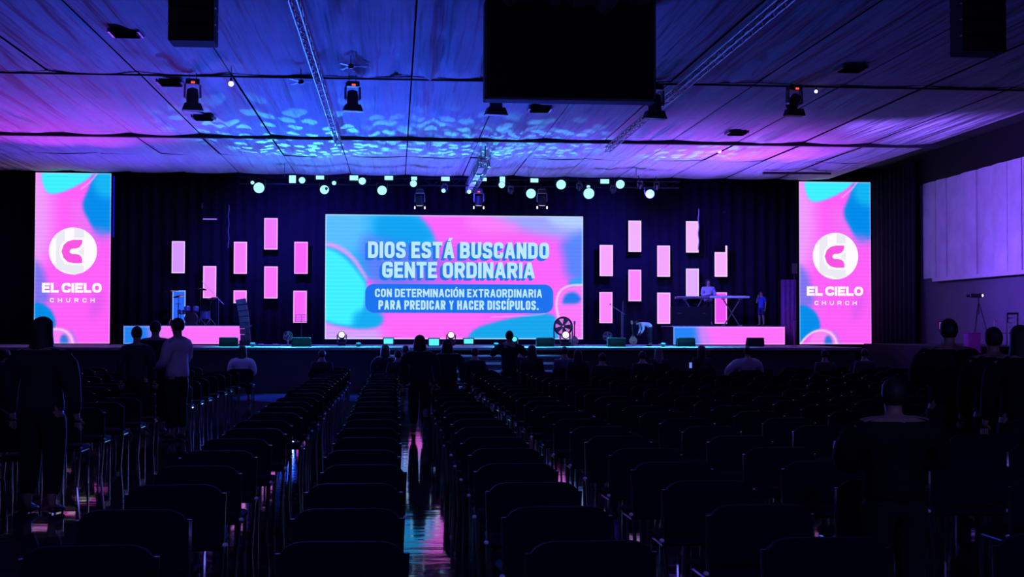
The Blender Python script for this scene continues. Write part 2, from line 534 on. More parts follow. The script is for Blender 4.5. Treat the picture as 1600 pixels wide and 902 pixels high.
truss('roof_truss', -2.2, 20, 52.3, 8.72, 0.18, 'slim metal truss running under the ceiling left of the hanging black box', grey)
truss('roof_truss', 8.3, 20, 52.3, 8.72, 0.18, 'slim metal truss running under the ceiling right of the hanging black box', grey)
rt = truss('roof_truss', 3.5, 52.9, 63.5, 8.28, 0.42, 'dark lattice truss with pale lower plates hanging under the ceiling above the middle screen', grey)
for k in range(4):
    MB().box((-.12, -4.2 + 2.6 * k, -.24), (.22, 1.9, .03)).obj('pale_plate', white_m, rt)
    MB().tube([(.1, -3.9 + 2.6 * k, .2), (.1, -3.9 + 2.6 * k, 1.35)], .03, 6).obj('hanger', grey, rt)

# ------------------------------------------------------------------ writing: stroke lettering
GL = {
 'D': (1.0, [([(0,0,0),(1,0,1),(1,1,1),(0,1,0)], 1)]), 'O': (1.0, [([(0,0,1),(1,0,1),(1,1,1),(0,1,1)], 1)]),
 'I': (0.0, [([(0,0,0),(0,1,0)], 0)]),
 'S': (0.95, [([(1,.74,9),(1,1,1),(0,1,1),(0,.56,1),(1,.44,1),(1,0,1),(0,0,1),(0,.26,9)], 0)]),
 'E': (0.8, [([(1,1,0),(0,1,0),(0,0,0),(1,0,0)], 0), ([(0,.51,0),(.85,.51,0)], 0)]),
 'T': (0.95, [([(0,1,0),(1,1,0)], 0), ([(.5,0,0),(.5,1,0)], 0)]),
 'A': (1.1, [([(-.06,-.15,0),(.42,1,0),(.58,1,0),(1.06,-.15,0)], 0), ([(.2,.26,0),(.8,.26,0)], 0)]),
 'B': (1.0, [([(0,0,0),(1,0,1),(1,.52,1),(0,.52,0)], 1), ([(0,.52,0),(.95,.52,1),(.95,1,1),(0,1,0)], 1)]),
 'U': (1.0, [([(0,1,0),(0,0,1),(1,0,1),(1,1,0)], 0)]),
 'C': (0.95, [([(1,.66,9),(1,1,1),(0,1,1),(0,0,1),(1,0,1),(1,.34,9)], 0)]),
 'N': (1.0, [([(0,0,0),(0,1,0)], 0), ([(1,0,0),(1,1,0)], 0), ([(0,1.1,0),(1,-.1,0)], 0)]),
 'G': (1.0, [([(1,.72,9),(1,1,1),(0,1,1),(0,0,1),(1,0,1),(1,.46,0),(.6,.46,0)], 0)]),
 'R': (1.0, [([(0,0,0),(0,1,0),(1,1,1),(1,.48,1),(0,.48,0)], 0), ([(.5,.48,0),(1.05,-.12,0)], 0)]),
 'P': (1.0, [([(0,0,0),(0,1,0),(1,1,1),(1,.44,1),(0,.44,0)], 0)]),
 'M': (1.45, [([(0,0,0),(0,1,0)], 0), ([(1,0,0),(1,1,0)], 0), ([(0,1.1,0),(.5,.25,0),(1,1.1,0)], 0)]),
 'X': (1.1, [([(-.03,-.1,0),(1.03,1.1,0)], 0), ([(1.03,-.1,0),(-.03,1.1,0)], 0)]),
 'Y': (1.1, [([(-.03,1.12,0),(.5,.45,0),(1.03,1.12,0)], 0), ([(.5,.45,0),(.5,0,0)], 0)]),
 'H': (1.0, [([(0,0,0),(0,1,0)], 0), ([(1,0,0),(1,1,0)], 0), ([(0,.51,0),(1,.51,0)], 0)]),
 'L': (0.75, [([(0,1,0),(0,0,0),(1,0,0)], 0)]),
}
def glyph_polys(ch, w0, h, t, rad):
    """quads (2D) for a letter of height h, skeleton width w0*factor, stroke t; returns polys, advance width"""
    acc = ch in 'ÁÓÍ'
    base = {'Á': 'A', 'Ó': 'O', 'Í': 'I'}.get(ch, ch)
    if base == '.':
        return [[(0, 0), (t, 0), (t, t), (0, t)]], t
    k, strokes = GL[base]
    sw = w0 * k
    W = sw + t
    H = h - t
    polys = []
    def ribbon(pts, closed, noext=(False, False)):
        n = len(pts)
        out = []
        L = []; R_ = []
        for i in range(n):
            p = Vector(pts[i])
            if closed or 0 < i < n - 1:
                a = (p - Vector(pts[i - 1])).normalized(); b = (Vector(pts[(i + 1) % n]) - p).normalized()
            elif i == 0:
                b = (Vector(pts[1]) - p).normalized(); a = b
            else:
                a = (p - Vector(pts[i - 1])).normalized(); b = a
            if not closed and i == 0:
                p = p - b * t / 2 if abs(b.x * b.y) < 1e-3 and not noext[0] else p
            if not closed and i == n - 1:
                p = p + a * t / 2 if abs(a.x * a.y) < 1e-3 and not noext[1] else p
            na = Vector((-a.y, a.x)); nb = Vector((-b.y, b.x))
            m = (na + nb)
            m = m.normalized() if m.length > 1e-5 else na
            s = (t / 2) / max(0.5, m.dot(na))
            L.append(p + m * s); R_.append(p - m * s)
        rng = n if closed else n - 1
        for i in range(rng):
            j = (i + 1) % n
            out.append([L[i], L[j], R_[j], R_[i]])
        return out
    for pts, closed in strokes:
        q = [(t / 2 + x * sw, t / 2 + y * H, r) for x, y, r in pts]
        res = []
        n = len(q)
        for i, (x, y_, r) in enumerate(q):
            if r and (closed or 0 < i < n - 1):
                p = Vector((x, y_)); a = Vector(q[i - 1][:2]); b = Vector(q[(i + 1) % n][:2])
                la = (a - p).length; lb = (b - p).length
                rr = min(rad, la * 0.5, lb * 0.5)
                da = (a - p).normalized(); db = (b - p).normalized()
                p0 = p + da * rr; p1 = p + db * rr
                for s in (0, .2, .4, .6, .8, 1):
                    c = (1 - s) ** 2 * p0 + 2 * s * (1 - s) * (p * 1.0) + s * s * p1
                    # pull towards a circular arc
                    res.append((c.x, c.y))
            else:
                res.append((x, y_))
        # drop duplicates
        cl = [res[0]]
        for p in res[1:]:
            if (Vector(p) - Vector(cl[-1])).length > 1e-4: cl.append(p)
        if closed and (Vector(cl[0]) - Vector(cl[-1])).length < 1e-4: cl.pop()
        polys += ribbon(cl, closed, (pts[0][2] == 9, pts[-1][2] == 9))
    polys = [[(min(max(x, 0), W), min(max(y_, 0), h)) for x, y_ in p] for p in polys]
    if acc:
        cx = W / 2
        polys.append([(cx - t * .45, h + t * .25), (cx + t * .45, h + t * .25), (cx + t * 1.1, h + t * 1.15), (cx + t * .1, h + t * 1.15)])
    return polys, W

def text_polys(s, x0, x1, zbase, h, t, gapk=0.16, spacek=0.42, rad=None, w0=None):
    """fit the string between x0 and x1; returns list of quads in x,z"""
    rad = rad if rad is not None else h * 0.22
    def total(w):
        x = 0
        for i, c in enumerate(s):
            if c == ' ': x += spacek * h; continue
            k = 0 if c in 'IÍ' else (0 if c == '.' else GL[{'Á': 'A', 'Ó': 'O'}.get(c, c)][0])
            x += w * k + t + gapk * h
        return x - gapk * h
    lo, hi = 0.02 * h, 3 * h
    for _ in range(40):
        mid = (lo + hi) / 2
        if total(mid) > (x1 - x0): hi = mid
        else: lo = mid
    w = (lo + hi) / 2
    out = []
    x = x0
    for c in s:
        if c == ' ':
            x += spacek * h; continue
        ps, W = glyph_polys(c, w, h, t, rad)
        out += [[(x + a, zbase + b) for a, b in p] for p in ps]
        x += W + gapk * h
    return out

def flat_obj(name, polys, y, m, parent, off=(0, 0)):
    vs = []; fs = []
    for p in polys:
        n = len(vs)
        vs += [(a + off[0], y, b + off[1]) for a, b in p]
        fs.append(tuple(range(n, n + len(p))))
    me = bpy.data.meshes.new(name); me.from_pydata(vs, [], fs); me.materials.append(m)
    o = bpy.data.objects.new(name, me); COL.objects.link(o); o.parent = parent
    return o

# ------------------------------------------------------------------ pictures on the screens
def sdf(poly, X, Y):
    d = np.full(X.shape, 1e9); ins = np.zeros(X.shape, bool)
    n = len(poly)
    for i in range(n):
        ax, ay = poly[i]; bx, by = poly[(i + 1) % n]
        ex, ey = bx - ax, by - ay
        t = np.clip(((X - ax) * ex + (Y - ay) * ey) / (ex * ex + ey * ey + 1e-9), 0, 1)
        d = np.minimum(d, np.hypot(X - ax - t * ex, Y - ay - t * ey))
        c = ((ay > Y) != (by > Y)) & (X < (bx - ax) * (Y - ay) / (by - ay + 1e-12) + ax)
        ins ^= c
    return np.where(ins, -d, d)
def chaikin(p, k=2, closed=True):
    for _ in range(k):
        q = []
        n = len(p)
        for i in range(n if closed else n - 1):
            a = p[i]; b = p[(i + 1) % n]
            q += [(a[0] * .75 + b[0] * .25, a[1] * .75 + b[1] * .25), (a[0] * .25 + b[0] * .75, a[1] * .25 + b[1] * .75)]
        if not closed: q = [p[0]] + q + [p[-1]]
        p = q
    return p
def paint_poly(img, X, Y, poly, col, soft, amount=1.0, smooth=True):
    d = sdf(chaikin(poly) if smooth else poly, X, Y)
    m = np.clip(0.5 - d / soft, 0, 1); m = m * m * (3 - 2 * m) * amount
    img[:] = img * (1 - m[..., None]) + np.array(col, float) * m[..., None]
def paint_line(img, X, Y, pts, col, w, amount=1.0):
    pts = chaikin(pts, 2, False)
    d = np.full(X.shape, 1e9)
    for (ax, ay), (bx, by) in zip(pts[:-1], pts[1:]):
        ex, ey = bx - ax, by - ay
        t = np.clip(((X - ax) * ex + (Y - ay) * ey) / (ex * ex + ey * ey + 1e-9), 0, 1)
        d = np.minimum(d, np.hypot(X - ax - t * ex, Y - ay - t * ey))
    m = np.clip(1.2 - d / w, 0, 1) * amount
    img[:] = img * (1 - m[..., None]) + np.array(col, float) * m[..., None]

def picture_grid(name, w, h, nx, ny, img_fn, parent, loc, frame):
    """a flat display w x h facing -y with its picture in a colour attribute; loc = bottom left"""
    x0, y0, x1, y1 = frame
    gx, gy = np.meshgrid(np.linspace(x0, x1, nx + 1), np.linspace(y1, y0, ny + 1))
    img = np.zeros((ny + 1, nx + 1, 3))
    img_fn(img, gx, gy)
    img = np.clip(img, 0, 255)
    c = img / 255
    c = np.where(c <= 0.04045, c / 12.92, ((c + 0.055) / 1.055) ** 2.4)
    X = np.linspace(0, w, nx + 1); Z = np.linspace(0, h, ny + 1)
    vs = [(loc[0] + x, loc[1], loc[2] + z) for z in Z for x in X]
    fs = []
    for j in range(ny):
        for i in range(nx):
            a = j * (nx + 1) + i
            fs.append((a, a + 1, a + nx + 2, a + nx + 1))
    me = bpy.data.meshes.new(name); me.from_pydata(vs, [], fs)
    at_ = me.color_attributes.new('picture', 'FLOAT_COLOR', 'POINT')
    rgba = np.ones(((nx + 1) * (ny + 1), 4), np.float32); rgba[:, :3] = c.reshape(-1, 3)
    at_.data.foreach_set('color', rgba.ravel())
    me.materials.append(SCREEN)
    o = bpy.data.objects.new(name, me); COL.objects.link(o); o.parent = parent
    return o

PINK = (255, 96, 248); CY = (62, 240, 255); BL = (0, 160, 235); LAV = (196, 176, 250); PERI = (104, 120, 238)
def side_picture(right):
    def fn(img, X, Y):                       # frame x 210..692, y 85..1148
        img[:] = PINK
        paint_poly(img, X, Y, [(150, 60), (300, 60), (330, 500), (240, 700), (150, 720)], (240, 160, 255), 160, .9)
        paint_poly(img, X, Y, [(430, 250), (560, 300), (610, 560), (560, 640), (470, 500)], (235, 120, 245), 120, .7)
        paint_poly(img, X, Y, [(236, 40), (610, 40), (560, 110), (470, 170), (330, 225), (262, 200)], CY, 22)
        paint_poly(img, X, Y, [(596, 60), (760, 60), (760, 440), (690, 462), (610, 478), (560, 400), (500, 290), (545, 190)], (0, 140, 235), 34)
        paint_poly(img, X, Y, [(600, 50), (760, 50), (760, 230), (640, 240), (570, 170)], (20, 185, 245), 80, .9)
        paint_line(img, X, Y, [(606, 80), (560, 140), (500, 185)], (255, 170, 240), 7, .8)
        paint_poly(img, X, Y, [(560, 420), (700, 440), (700, 500), (600, 500)], (170, 120, 240), 70, .7)
        paint_poly(img, X, Y, [(150, 600), (230, 640), (275, 700), (290, 800), (320, 880), (240, 920), (150, 900)], PERI, 70, .85)
        paint_poly(img, X, Y, [(300, 850), (360, 780), (380, 900), (350, 980)], (230, 110, 245), 80, .6)
        paint_poly(img, X, Y, [(150, 895), (240, 890), (310, 925), (345, 990), (350, 1050), (300, 1060), (230, 1120), (150, 1200)], (0, 140, 232), 26)
        paint_poly(img, X, Y, [(560, 870), (660, 800), (640, 960), (560, 1010)], (215, 90, 240), 80, .6)
        paint_poly(img, X, Y, [(230, 1200), (300, 1080), (350, 1045), (430, 1060), (470, 1120), (480, 1200)], (250, 130, 245), 20)
        paint_poly(img, X, Y, [(375, 1110), (405, 1085), (430, 1120), (430, 1180), (380, 1180)], (50, 120, 225), 26)
        paint_line(img, X, Y, [(205, 1160), (260, 1090), (330, 1055), (400, 1062), (445, 1100), (462, 1160)], (240, 225, 255), 8, .95)
        paint_line(img, X, Y, [(440, 1060), (476, 1110), (486, 1160)], (90, 150, 240), 6, .7)
        e = np.minimum(np.minimum(X - 210, 692 - X), np.minimum(Y - 85, 1148 - Y))
        m = np.clip(1 - e / 9, 0, 1)[..., None] * .6
        img[:] = img * (1 - m) + np.array((225, 205, 255.)) * m
    return fn
def middle_picture(img, X, Y):               # frame x 62..1528, y 60..765
    img[:] = (250, 100, 246)
    paint_poly(img, X, Y, [(0, 0), (520, 0), (640, 120), (700, 240), (690, 340), (420, 470), (0, 300)], (30, 175, 240), 50)
    paint_poly(img, X, Y, [(0, 0), (270, 0), (320, 120), (260, 300), (0, 260)], (88, 190, 255), 130, .95)
    paint_poly(img, X, Y, [(380, 20), (540, 40), (640, 130), (670, 210), (420, 260), (330, 160)], (0, 160, 232), 70, .9)
    paint_poly(img, X, Y, [(240, 170), (420, 210), (700, 260), (760, 400), (560, 470), (300, 470)], (100, 118, 240), 110, .85)
    paint_poly(img, X, Y, [(700, 250), (900, 230), (960, 380), (800, 470), (640, 440)], (200, 90, 245), 120, .8)
    paint_poly(img, X, Y, [(960, 0), (1600, 0), (1600, 220), (1420, 190), (1200, 150), (1040, 110)], (160, 165, 250), 90)
    paint_poly(img, X, Y, [(1300, 50), (1600, 50), (1600, 130), (1380, 130)], (180, 215, 255), 70, .8)
    paint_poly(img, X, Y, [(860, 60), (1050, 60), (1200, 140), (1000, 170), (860, 130)], (250, 130, 246), 80, .8)
    paint_poly(img, X, Y, [(1390, 200), (1600, 120), (1600, 440), (1430, 420), (1420, 300)], (70, 135, 242), 90, .9)
    paint_poly(img, X, Y, [(1430, 420), (1600, 400), (1600, 480), (1470, 480)], (25, 165, 240), 40, .9)
    paint_poly(img, X, Y, [(0, 225), (110, 215), (220, 285), (285, 390), (305, 430), (250, 450), (0, 300)], (214, 160, 244), 24)
    paint_poly(img, X, Y, [(0, 236), (110, 246), (205, 305), (268, 400), (300, 440), (280, 600), (400, 640), (380, 700), (200, 715), (0, 650)], (36, 170, 240), 24)
    paint_poly(img, X, Y, [(0, 250), (100, 256), (190, 320), (262, 410), (296, 460), (280, 590), (250, 680), (150, 690), (0, 640)], (62, 240, 255), 34)
    paint_poly(img, X, Y, [(220, 600), (390, 600), (370, 690), (220, 715)], (10, 170, 236), 60, .9)
    paint_poly(img, X, Y, [(0, 655), (130, 700), (300, 715), (420, 690), (420, 800), (0, 800)], (212, 160, 248), 36)
    paint_poly(img, X, Y, [(380, 640), (620, 600), (1000, 600), (880, 720), (830, 800), (360, 800)], (255, 105, 246), 70, .8)
    paint_poly(img, X, Y, [(850, 800), (890, 710), (1010, 670), (1140, 640), (1300, 610), (1390, 640), (1420, 800)], (16, 165, 232), 24)
    paint_poly(img, X, Y, [(1375, 800), (1366, 560), (1400, 480), (1600, 430), (1600, 800)], (250, 120, 244), 16)
    paint_poly(img, X, Y, [(1405, 560), (1425, 505), (1480, 490), (1520, 530), (1500, 560), (1440, 562)], (24, 120, 226), 30)
    paint_line(img, X, Y, [(1540, 452), (1450, 455), (1392, 485), (1370, 560), (1385, 640), (1420, 720)], (230, 220, 255), 8, .9)
    paint_line(img, X, Y, [(1000, 640), (1240, 630), (1330, 615), (1352, 560)], (225, 190, 255), 5, .6)
    e = np.minimum(np.minimum(X - 62, 1528 - X), np.minimum(Y - 60, 765 - Y))
    m = np.clip(1 - e / 10, 0, 1)[..., None] * .8
    img[:] = img * (1 - m) + np.array((215, 235, 255.)) * m

WHITE = emitter((255, 250, 255)); ICE = emitter((186, 232, 255)); TITLE_SH = emitter((26, 112, 226)); BOXBL = emitter((22, 112, 232)); PINKE = emitter((250, 84, 226)); GREYE = emitter((234, 234, 244))

# middle screen
YS = 65.6
a = at(507.5, 530, YS); b = at(911, 338.5, YS)
W_, H_ = b.x - a.x, b.z - a.z
scr = empty('led_screen', ((a.x + b.x) / 2, YS, STAGE_H), 0, 'wide middle screen reading DIOS ESTÁ BUSCANDO GENTE ORDINARIA on pink and cyan swirls', 'screen')
cx = (a.x + b.x) / 2
MB().box((0, 0.16, (a.z + b.z) / 2 - STAGE_H), (W_ + 0.24, 0.3, H_ + 0.24)).obj('screen_body', matte, scr)
MB().box((0, 0.12, (a.z - STAGE_H) / 2 - 0.06), (W_ + 0.1, 0.2, a.z - STAGE_H - 0.12)).obj('screen_base', matte, scr)
picture_grid('display', W_, H_, 240, 116, middle_picture, scr, (-W_ / 2, 0, a.z - STAGE_H), (62, 60, 1528, 765))
def cs(px, py):                           # crop pixel -> screen local x,z
    return (-W_ / 2 + (px - 62) / 1466 * W_, a.z - STAGE_H + (765 - py) / 705 * H_)
def line(s, px0, px1, pyb, pyt, tk, gap=0.16, sp=0.42):
    x0, z0 = cs(px0, pyb); x1, z1 = cs(px1, pyt)
    return text_polys(s, x0, x1, z0, z1 - z0, (z1 - z0) * tk, gap, sp)
t1 = line('DIOS ESTÁ BUSCANDO', 302, 1332, 305, 212, 0.215, 0.085, 0.26)
t2 = line('GENTE ORDINARIA', 382, 1250, 418, 326, 0.215, 0.085, 0.26)
t3 = line('CON DETERMINACIÓN EXTRAORDINARIA', 342, 1292, 527, 480, 0.20, 0.10, 0.26)
t4 = line('PARA PREDICAR Y HACER DISCÍPULOS.', 362, 1272, 598, 545, 0.20, 0.10, 0.26)
for k in range(1, 5):
    flat_obj('title_shadow', t1 + t2, -0.008 - 0.001 * (5 - k), TITLE_SH, scr, (-0.035 * k, -0.03 * k))
flat_obj('title_lettering', t1 + t2, -0.016, ICE, scr)
# rounded caption box
def rrect(x0, z0, x1, z1, r, n=6):
    pts = []
    for cx_, cz_, a0 in ((x1 - r, z1 - r, 0), (x0 + r, z1 - r, 90), (x0 + r, z0 + r, 180), (x1 - r, z0 + r, 270)):
        for i in range(n + 1):
            t = math.radians(a0 + 90 * i / n)
            pts.append((cx_ + r * math.cos(t), cz_ + r * math.sin(t)))
    return pts
p0 = cs(287, 616); p1 = cs(1356, 452)
flat_obj('caption_box', [rrect(p0[0], p0[1], p1[0], p1[1], 0.42)], -0.006, BOXBL, scr)
flat_obj('caption_lettering', t3 + t4, -0.012, ICE, scr)

# side screens
def side_screen(px0, py0, px1, py1, Y, which):
    a = at(px0, py1, Y); b = at(px1, py0, Y)
    W, H = b.x - a.x, b.z - a.z
    s = empty('led_screen', ((a.x + b.x) / 2, Y, STAGE_H), 0, 'tall %s side screen reading EL CIELO CHURCH under a round white emblem' % which, 'screen')
    MB().box((0.0, 0.16, (a.z + b.z) / 2 - STAGE_H), (W + 0.08, 0.3, H + 0.06)).obj('screen_body', matte, s)
    MB().box((0, 0.14, (a.z - STAGE_H) / 2), (W, 0.24, max(0.02, a.z - STAGE_H))).obj('screen_base', matte, s)
    picture_grid('display', W, H, 72, 160, side_picture(which == 'right'), s, (-W / 2, 0, a.z - STAGE_H), (210, 85, 692, 1148))
    def c(px, py): return (-W / 2 + (px - 210) / 482 * W, a.z - STAGE_H + (1148 - py) / 1063 * H)
    cx, cz = c(453, 572)
    rx = 153 / 482 * W
    flat_obj('emblem_disc', [[(cx + rx * math.cos(2 * PI * k / 48), cz + rx * math.sin(2 * PI * k / 48)) for k in range(48)]], -0.006, WHITE, s)
    # pale grey tile pattern behind the emblem mark
    for q in ([(345, 465), (400, 440), (400, 700), (345, 680)], [(460, 425), (523, 440), (523, 705), (460, 722)], [(400, 655), (460, 655), (460, 715), (400, 700)]):
        flat_obj('emblem_tone', [[c(*p) for p in q]], -0.008, GREYE, s)
    out = [(512, 503), (455, 503), (420, 512), (394, 534), (380, 575), (394, 616), (420, 640), (455, 648), (512, 648),
           (512, 624), (506, 608), (492, 596), (470, 591), (448, 591), (436, 585), (431, 575), (436, 564), (448, 558), (470, 557), (492, 550), (504, 536), (511, 520)]
    ring = [(512 + 14, 490), (455, 490), (408, 500), (380, 528), (366, 575), (380, 622), (408, 650), (455, 661), (526, 661),
            (526, 624), (516, 600), (496, 584), (484, 575), (496, 566), (516, 548), (526, 520)]
    flat_obj('emblem_rim', [[c(*p) for p in ring]], -0.010, WHITE, s)
    flat_obj('emblem_mark', [[c(*p) for p in out]], -0.013, PINKE, s)
    def tl(st, x0, x1, yb, yt, tk, gap, sp, rad=None):
        A = c(x0, yb); B = c(x1, yt)
        return text_polys(st, A[0], B[0], A[1], B[1] - A[1], (B[1] - A[1]) * tk, gap, sp, rad)
    flat_obj('name_lettering', tl('EL CIELO', 259, 638, 832, 771, 0.27, 0.07, 0.22, (771 - 832) / -1063 * H * 0.42), -0.012, WHITE, s)
    flat_obj('subtitle_lettering', tl('CHURCH', 310, 594, 892, 866, 0.20, 0.95, 0.5, 26 / 1063 * H * 0.4), -0.012, WHITE, s)
    # thin blue edge strip along the right hand side of the case
    MB().box((W / 2 + 0.12, 0.02, H * 0.81), (0.05, 0.05, H * 0.36)).obj('edge_strip', blueglow, s)
    return s
side_screen(52.5, 271, 174, 537, 65.4, 'left')
side_screen(1249.5, 285, 1360, 538, 65.4, 'right')

# small upright light panels
PAN = [
 (268, 377, 289, 427, (214, 150, 255), 'topmost panel of the outer left column, pale lilac'),
 (317, 416, 338, 466, (242, 130, 250), 'pink panel in the second column from the left, behind the cymbals'),
 (365, 378, 386, 428, (246, 124, 250), 'upper pink panel in the third column from the left'),
 (364.5, 454, 385.5, 504, (250, 116, 248), 'lower pink panel in the third column from the left, its lower part dark'),
 (412.5, 341, 434, 390, (240, 118, 250), 'highest pink panel left of the middle screen'),
 (412.5, 416.5, 434, 466.5, (250, 112, 250), 'pink panel straight below the highest one on the left'),
 (459.5, 378, 481, 428, (250, 96, 250), 'upper pink panel of the column just left of the middle screen'),
 (458, 454.5, 479.5, 504.5, (250, 100, 250), 'lower pink panel just left of the middle screen, behind a music stand'),
 (269, 454, 290, 504, (36, 100, 255), 'blue panel behind the drum kit'),
 (937, 383, 957.7, 431.5, (246, 164, 250), 'upper pink panel of the column just right of the middle screen'),
 (982, 345, 1002, 393.6, (240, 176, 252), 'highest pink panel in the second column right of the middle screen'),
 (1027, 384, 1047, 432.5, (244, 164, 252), 'upper pink panel in the third column right of the middle screen'),
 (1072, 346, 1091.6, 394.7, (244, 180, 252), 'highest pink panel in the fourth column right of the middle screen'),
 (1116.7, 384, 1136.5, 432.5, (246, 174, 250), 'outermost right panel with its top left corner dark'),
 (982, 421.6, 1002, 470.8, (250, 132, 250), 'lower pink panel in the second column right of the middle screen'),
 (1072, 420, 1092, 466, (226, 170, 252), 'pale lilac panel above the left keyboard'),
 (936.6, 456.5, 957, 505, (252, 134, 250), 'lower pink panel just right of the middle screen'),
 (1027, 457.5, 1047.5, 506, (250, 146, 250), 'lower pink panel in the third column right, beside the bending guitarist'),
 (1117, 457, 1136, 506, (240, 80, 244), 'magenta panel behind the keyboard stand'),
]
YP = 66.2
for (x0, y0, x1, y1, rgb, lab) in PAN:
    a = at(x0, y1, YP); b = at(x1, y0, YP)
    w, h = b.x - a.x, b.z - a.z
    t = empty('light_panel', ((a.x + b.x) / 2, YP, a.z), 0, lab, 'light panel', 'upright light panels on the backdrop')
    MB().box((0, 0.09, h / 2), (w + 0.03, 0.14, h + 0.03)).obj('panel_case', matte, t)
    MB().tube([(0, .15, h * .7), (0, .80, h * .7)], .03, 6).obj('wall_bracket', black, t)
    E = emitter(tuple(rgb)); R_ = emitter(tuple(min(255, int(c * .55 + 255 * .45)) for c in rgb))
    e = 0.055
    if lab.startswith('outermost'):
        zc = h * 0.79
        dsp = flat_obj('display', [[(-w / 2, 0), (w / 2, 0), (w / 2, zc), (-w / 2, zc)], [(w / 2 - 0.10, zc), (w / 2, zc), (w / 2, h), (w / 2 - 0.10, h)]], 0.015, R_, t)
        flat_obj('display_field', [[(-w / 2 + e, e), (w / 2 - e, e), (w / 2 - e, zc - e), (-w / 2 + e, zc - e)]], 0.012, E, dsp)
    elif 'its lower part dark' in lab:
        dsp = flat_obj('display', [[(-w / 2, h * .60), (w / 2, h * .60), (w / 2, h), (-w / 2, h)]], 0.015, R_, t)
        flat_obj('display_field', [[(-w / 2 + e, h * .60 + e), (w / 2 - e, h * .60 + e), (w / 2 - e, h - e), (-w / 2 + e, h - e)]], 0.012, E, dsp)
    else:
        dsp = flat_obj('display', [[(-w / 2, 0), (w / 2, 0), (w / 2, h), (-w / 2, h)]], 0.015, R_, t)
        flat_obj('display_field', [[(-w / 2 + e, e), (w / 2 - e, e), (w / 2 - e, h - e), (-w / 2 + e, h - e)]], 0.012, E, dsp)

# risers with glowing fronts
def riser(px0, px1, pyt, pyb, Y, depth, lab):
    a = at(px0, pyb, Y); b = at(px1, pyt, Y)
    w = b.x - a.x; h = b.z - STAGE_H
    r = empty('stage_riser', ((a.x + b.x) / 2, Y, STAGE_H), 0, lab, 'riser')
    MB().box((0, depth / 2 + 0.02, h / 2 + 0.01), (w + 0.1, depth, h - 0.02)).obj('platform', matte, r)
    MB().box((0, depth / 2, h + 0.02), (w + 0.14, depth + 0.06, 0.05)).obj('deck', stage_m, r)
    def fn(img, X, Y_):
        img[:] = (255, 112, 248)
        paint_poly(img, X, Y_, [(-.5, -1), (.27, -1), (.30, .3), (.36, 1.2), (.36, 2), (-.5, 2)], (205, 130, 246), .12)
        paint_poly(img, X, Y_, [(-.5, -1), (.20, -1), (.21, .5), (.24, 1.2), (.24, 2), (-.5, 2)], (30, 130, 244), .10)
        ex = np.minimum(X, 1 - X) * w; ey = np.minimum(Y_, 1 - Y_) * h
        m = np.clip(1 - np.minimum(ex, ey) / .05, 0, 1)[..., None] * .35
        img[:] = img * (1 - m) + np.array((255, 220, 255.)) * m
    picture_grid('display', w, b.z - a.z, 60, 10, fn, r, (-w / 2, -0.03, a.z - STAGE_H), (0, 0, 1, 1))
    return r, b.z + 0.045
r1, RZ1 = riser(193, 382.5, 510, 537.5, 63.3, 2.6, 'left stage riser under the drum kit with a pink and cyan glowing front')
r2, RZ2 = riser(1052, 1226, 511, 538.5, 63.3, 2.6, 'right stage riser under the keyboards with a pink and blue glowing front')

# ------------------------------------------------------------------ people
_tmp = bpy.data.collections.new('scratch')
SC.collection.children.link(_tmp)
def skin_mesh(name, chains, material, sub=1):
    """chains: list of (verts[(x,y,z,rx,ry)], edges) islands, first vertex of each is its root. Returns a baked mesh."""
    vs = []; es = []; rr = []; roots = []
    for V, E in chains:
        n = len(vs); roots.append(n)
        for v in V:
            vs.append(v[:3]); rr.append((v[3], v[4] if len(v) > 4 else v[3]))
        es += [(a + n, b + n) for a, b in E]
    me = bpy.data.meshes.new(name); me.from_pydata(vs, es, [])
    o = bpy.data.objects.new(name, me); _tmp.objects.link(o)
    sk = o.modifiers.new('s', 'SKIN'); sk.use_smooth_shade = True
    for i, d in enumerate(me.skin_vertices[0].data):
        d.radius = rr[i]; d.use_root = i in roots
    if sub:
        sb = o.modifiers.new('d', 'SUBSURF'); sb.levels = sub; sb.render_levels = sub
    dg = bpy.context.evaluated_depsgraph_get(); dg.update()
    out = bpy.data.meshes.new_from_object(o.evaluated_get(dg))
    out.name = name
    out.materials.clear(); out.materials.append(material)
    out.shade_smooth()
    bpy.data.objects.remove(o); bpy.data.meshes.remove(me)
    return out

def chain(pts):
    return (pts, [(i, i + 1) for i in range(len(pts) - 1)])

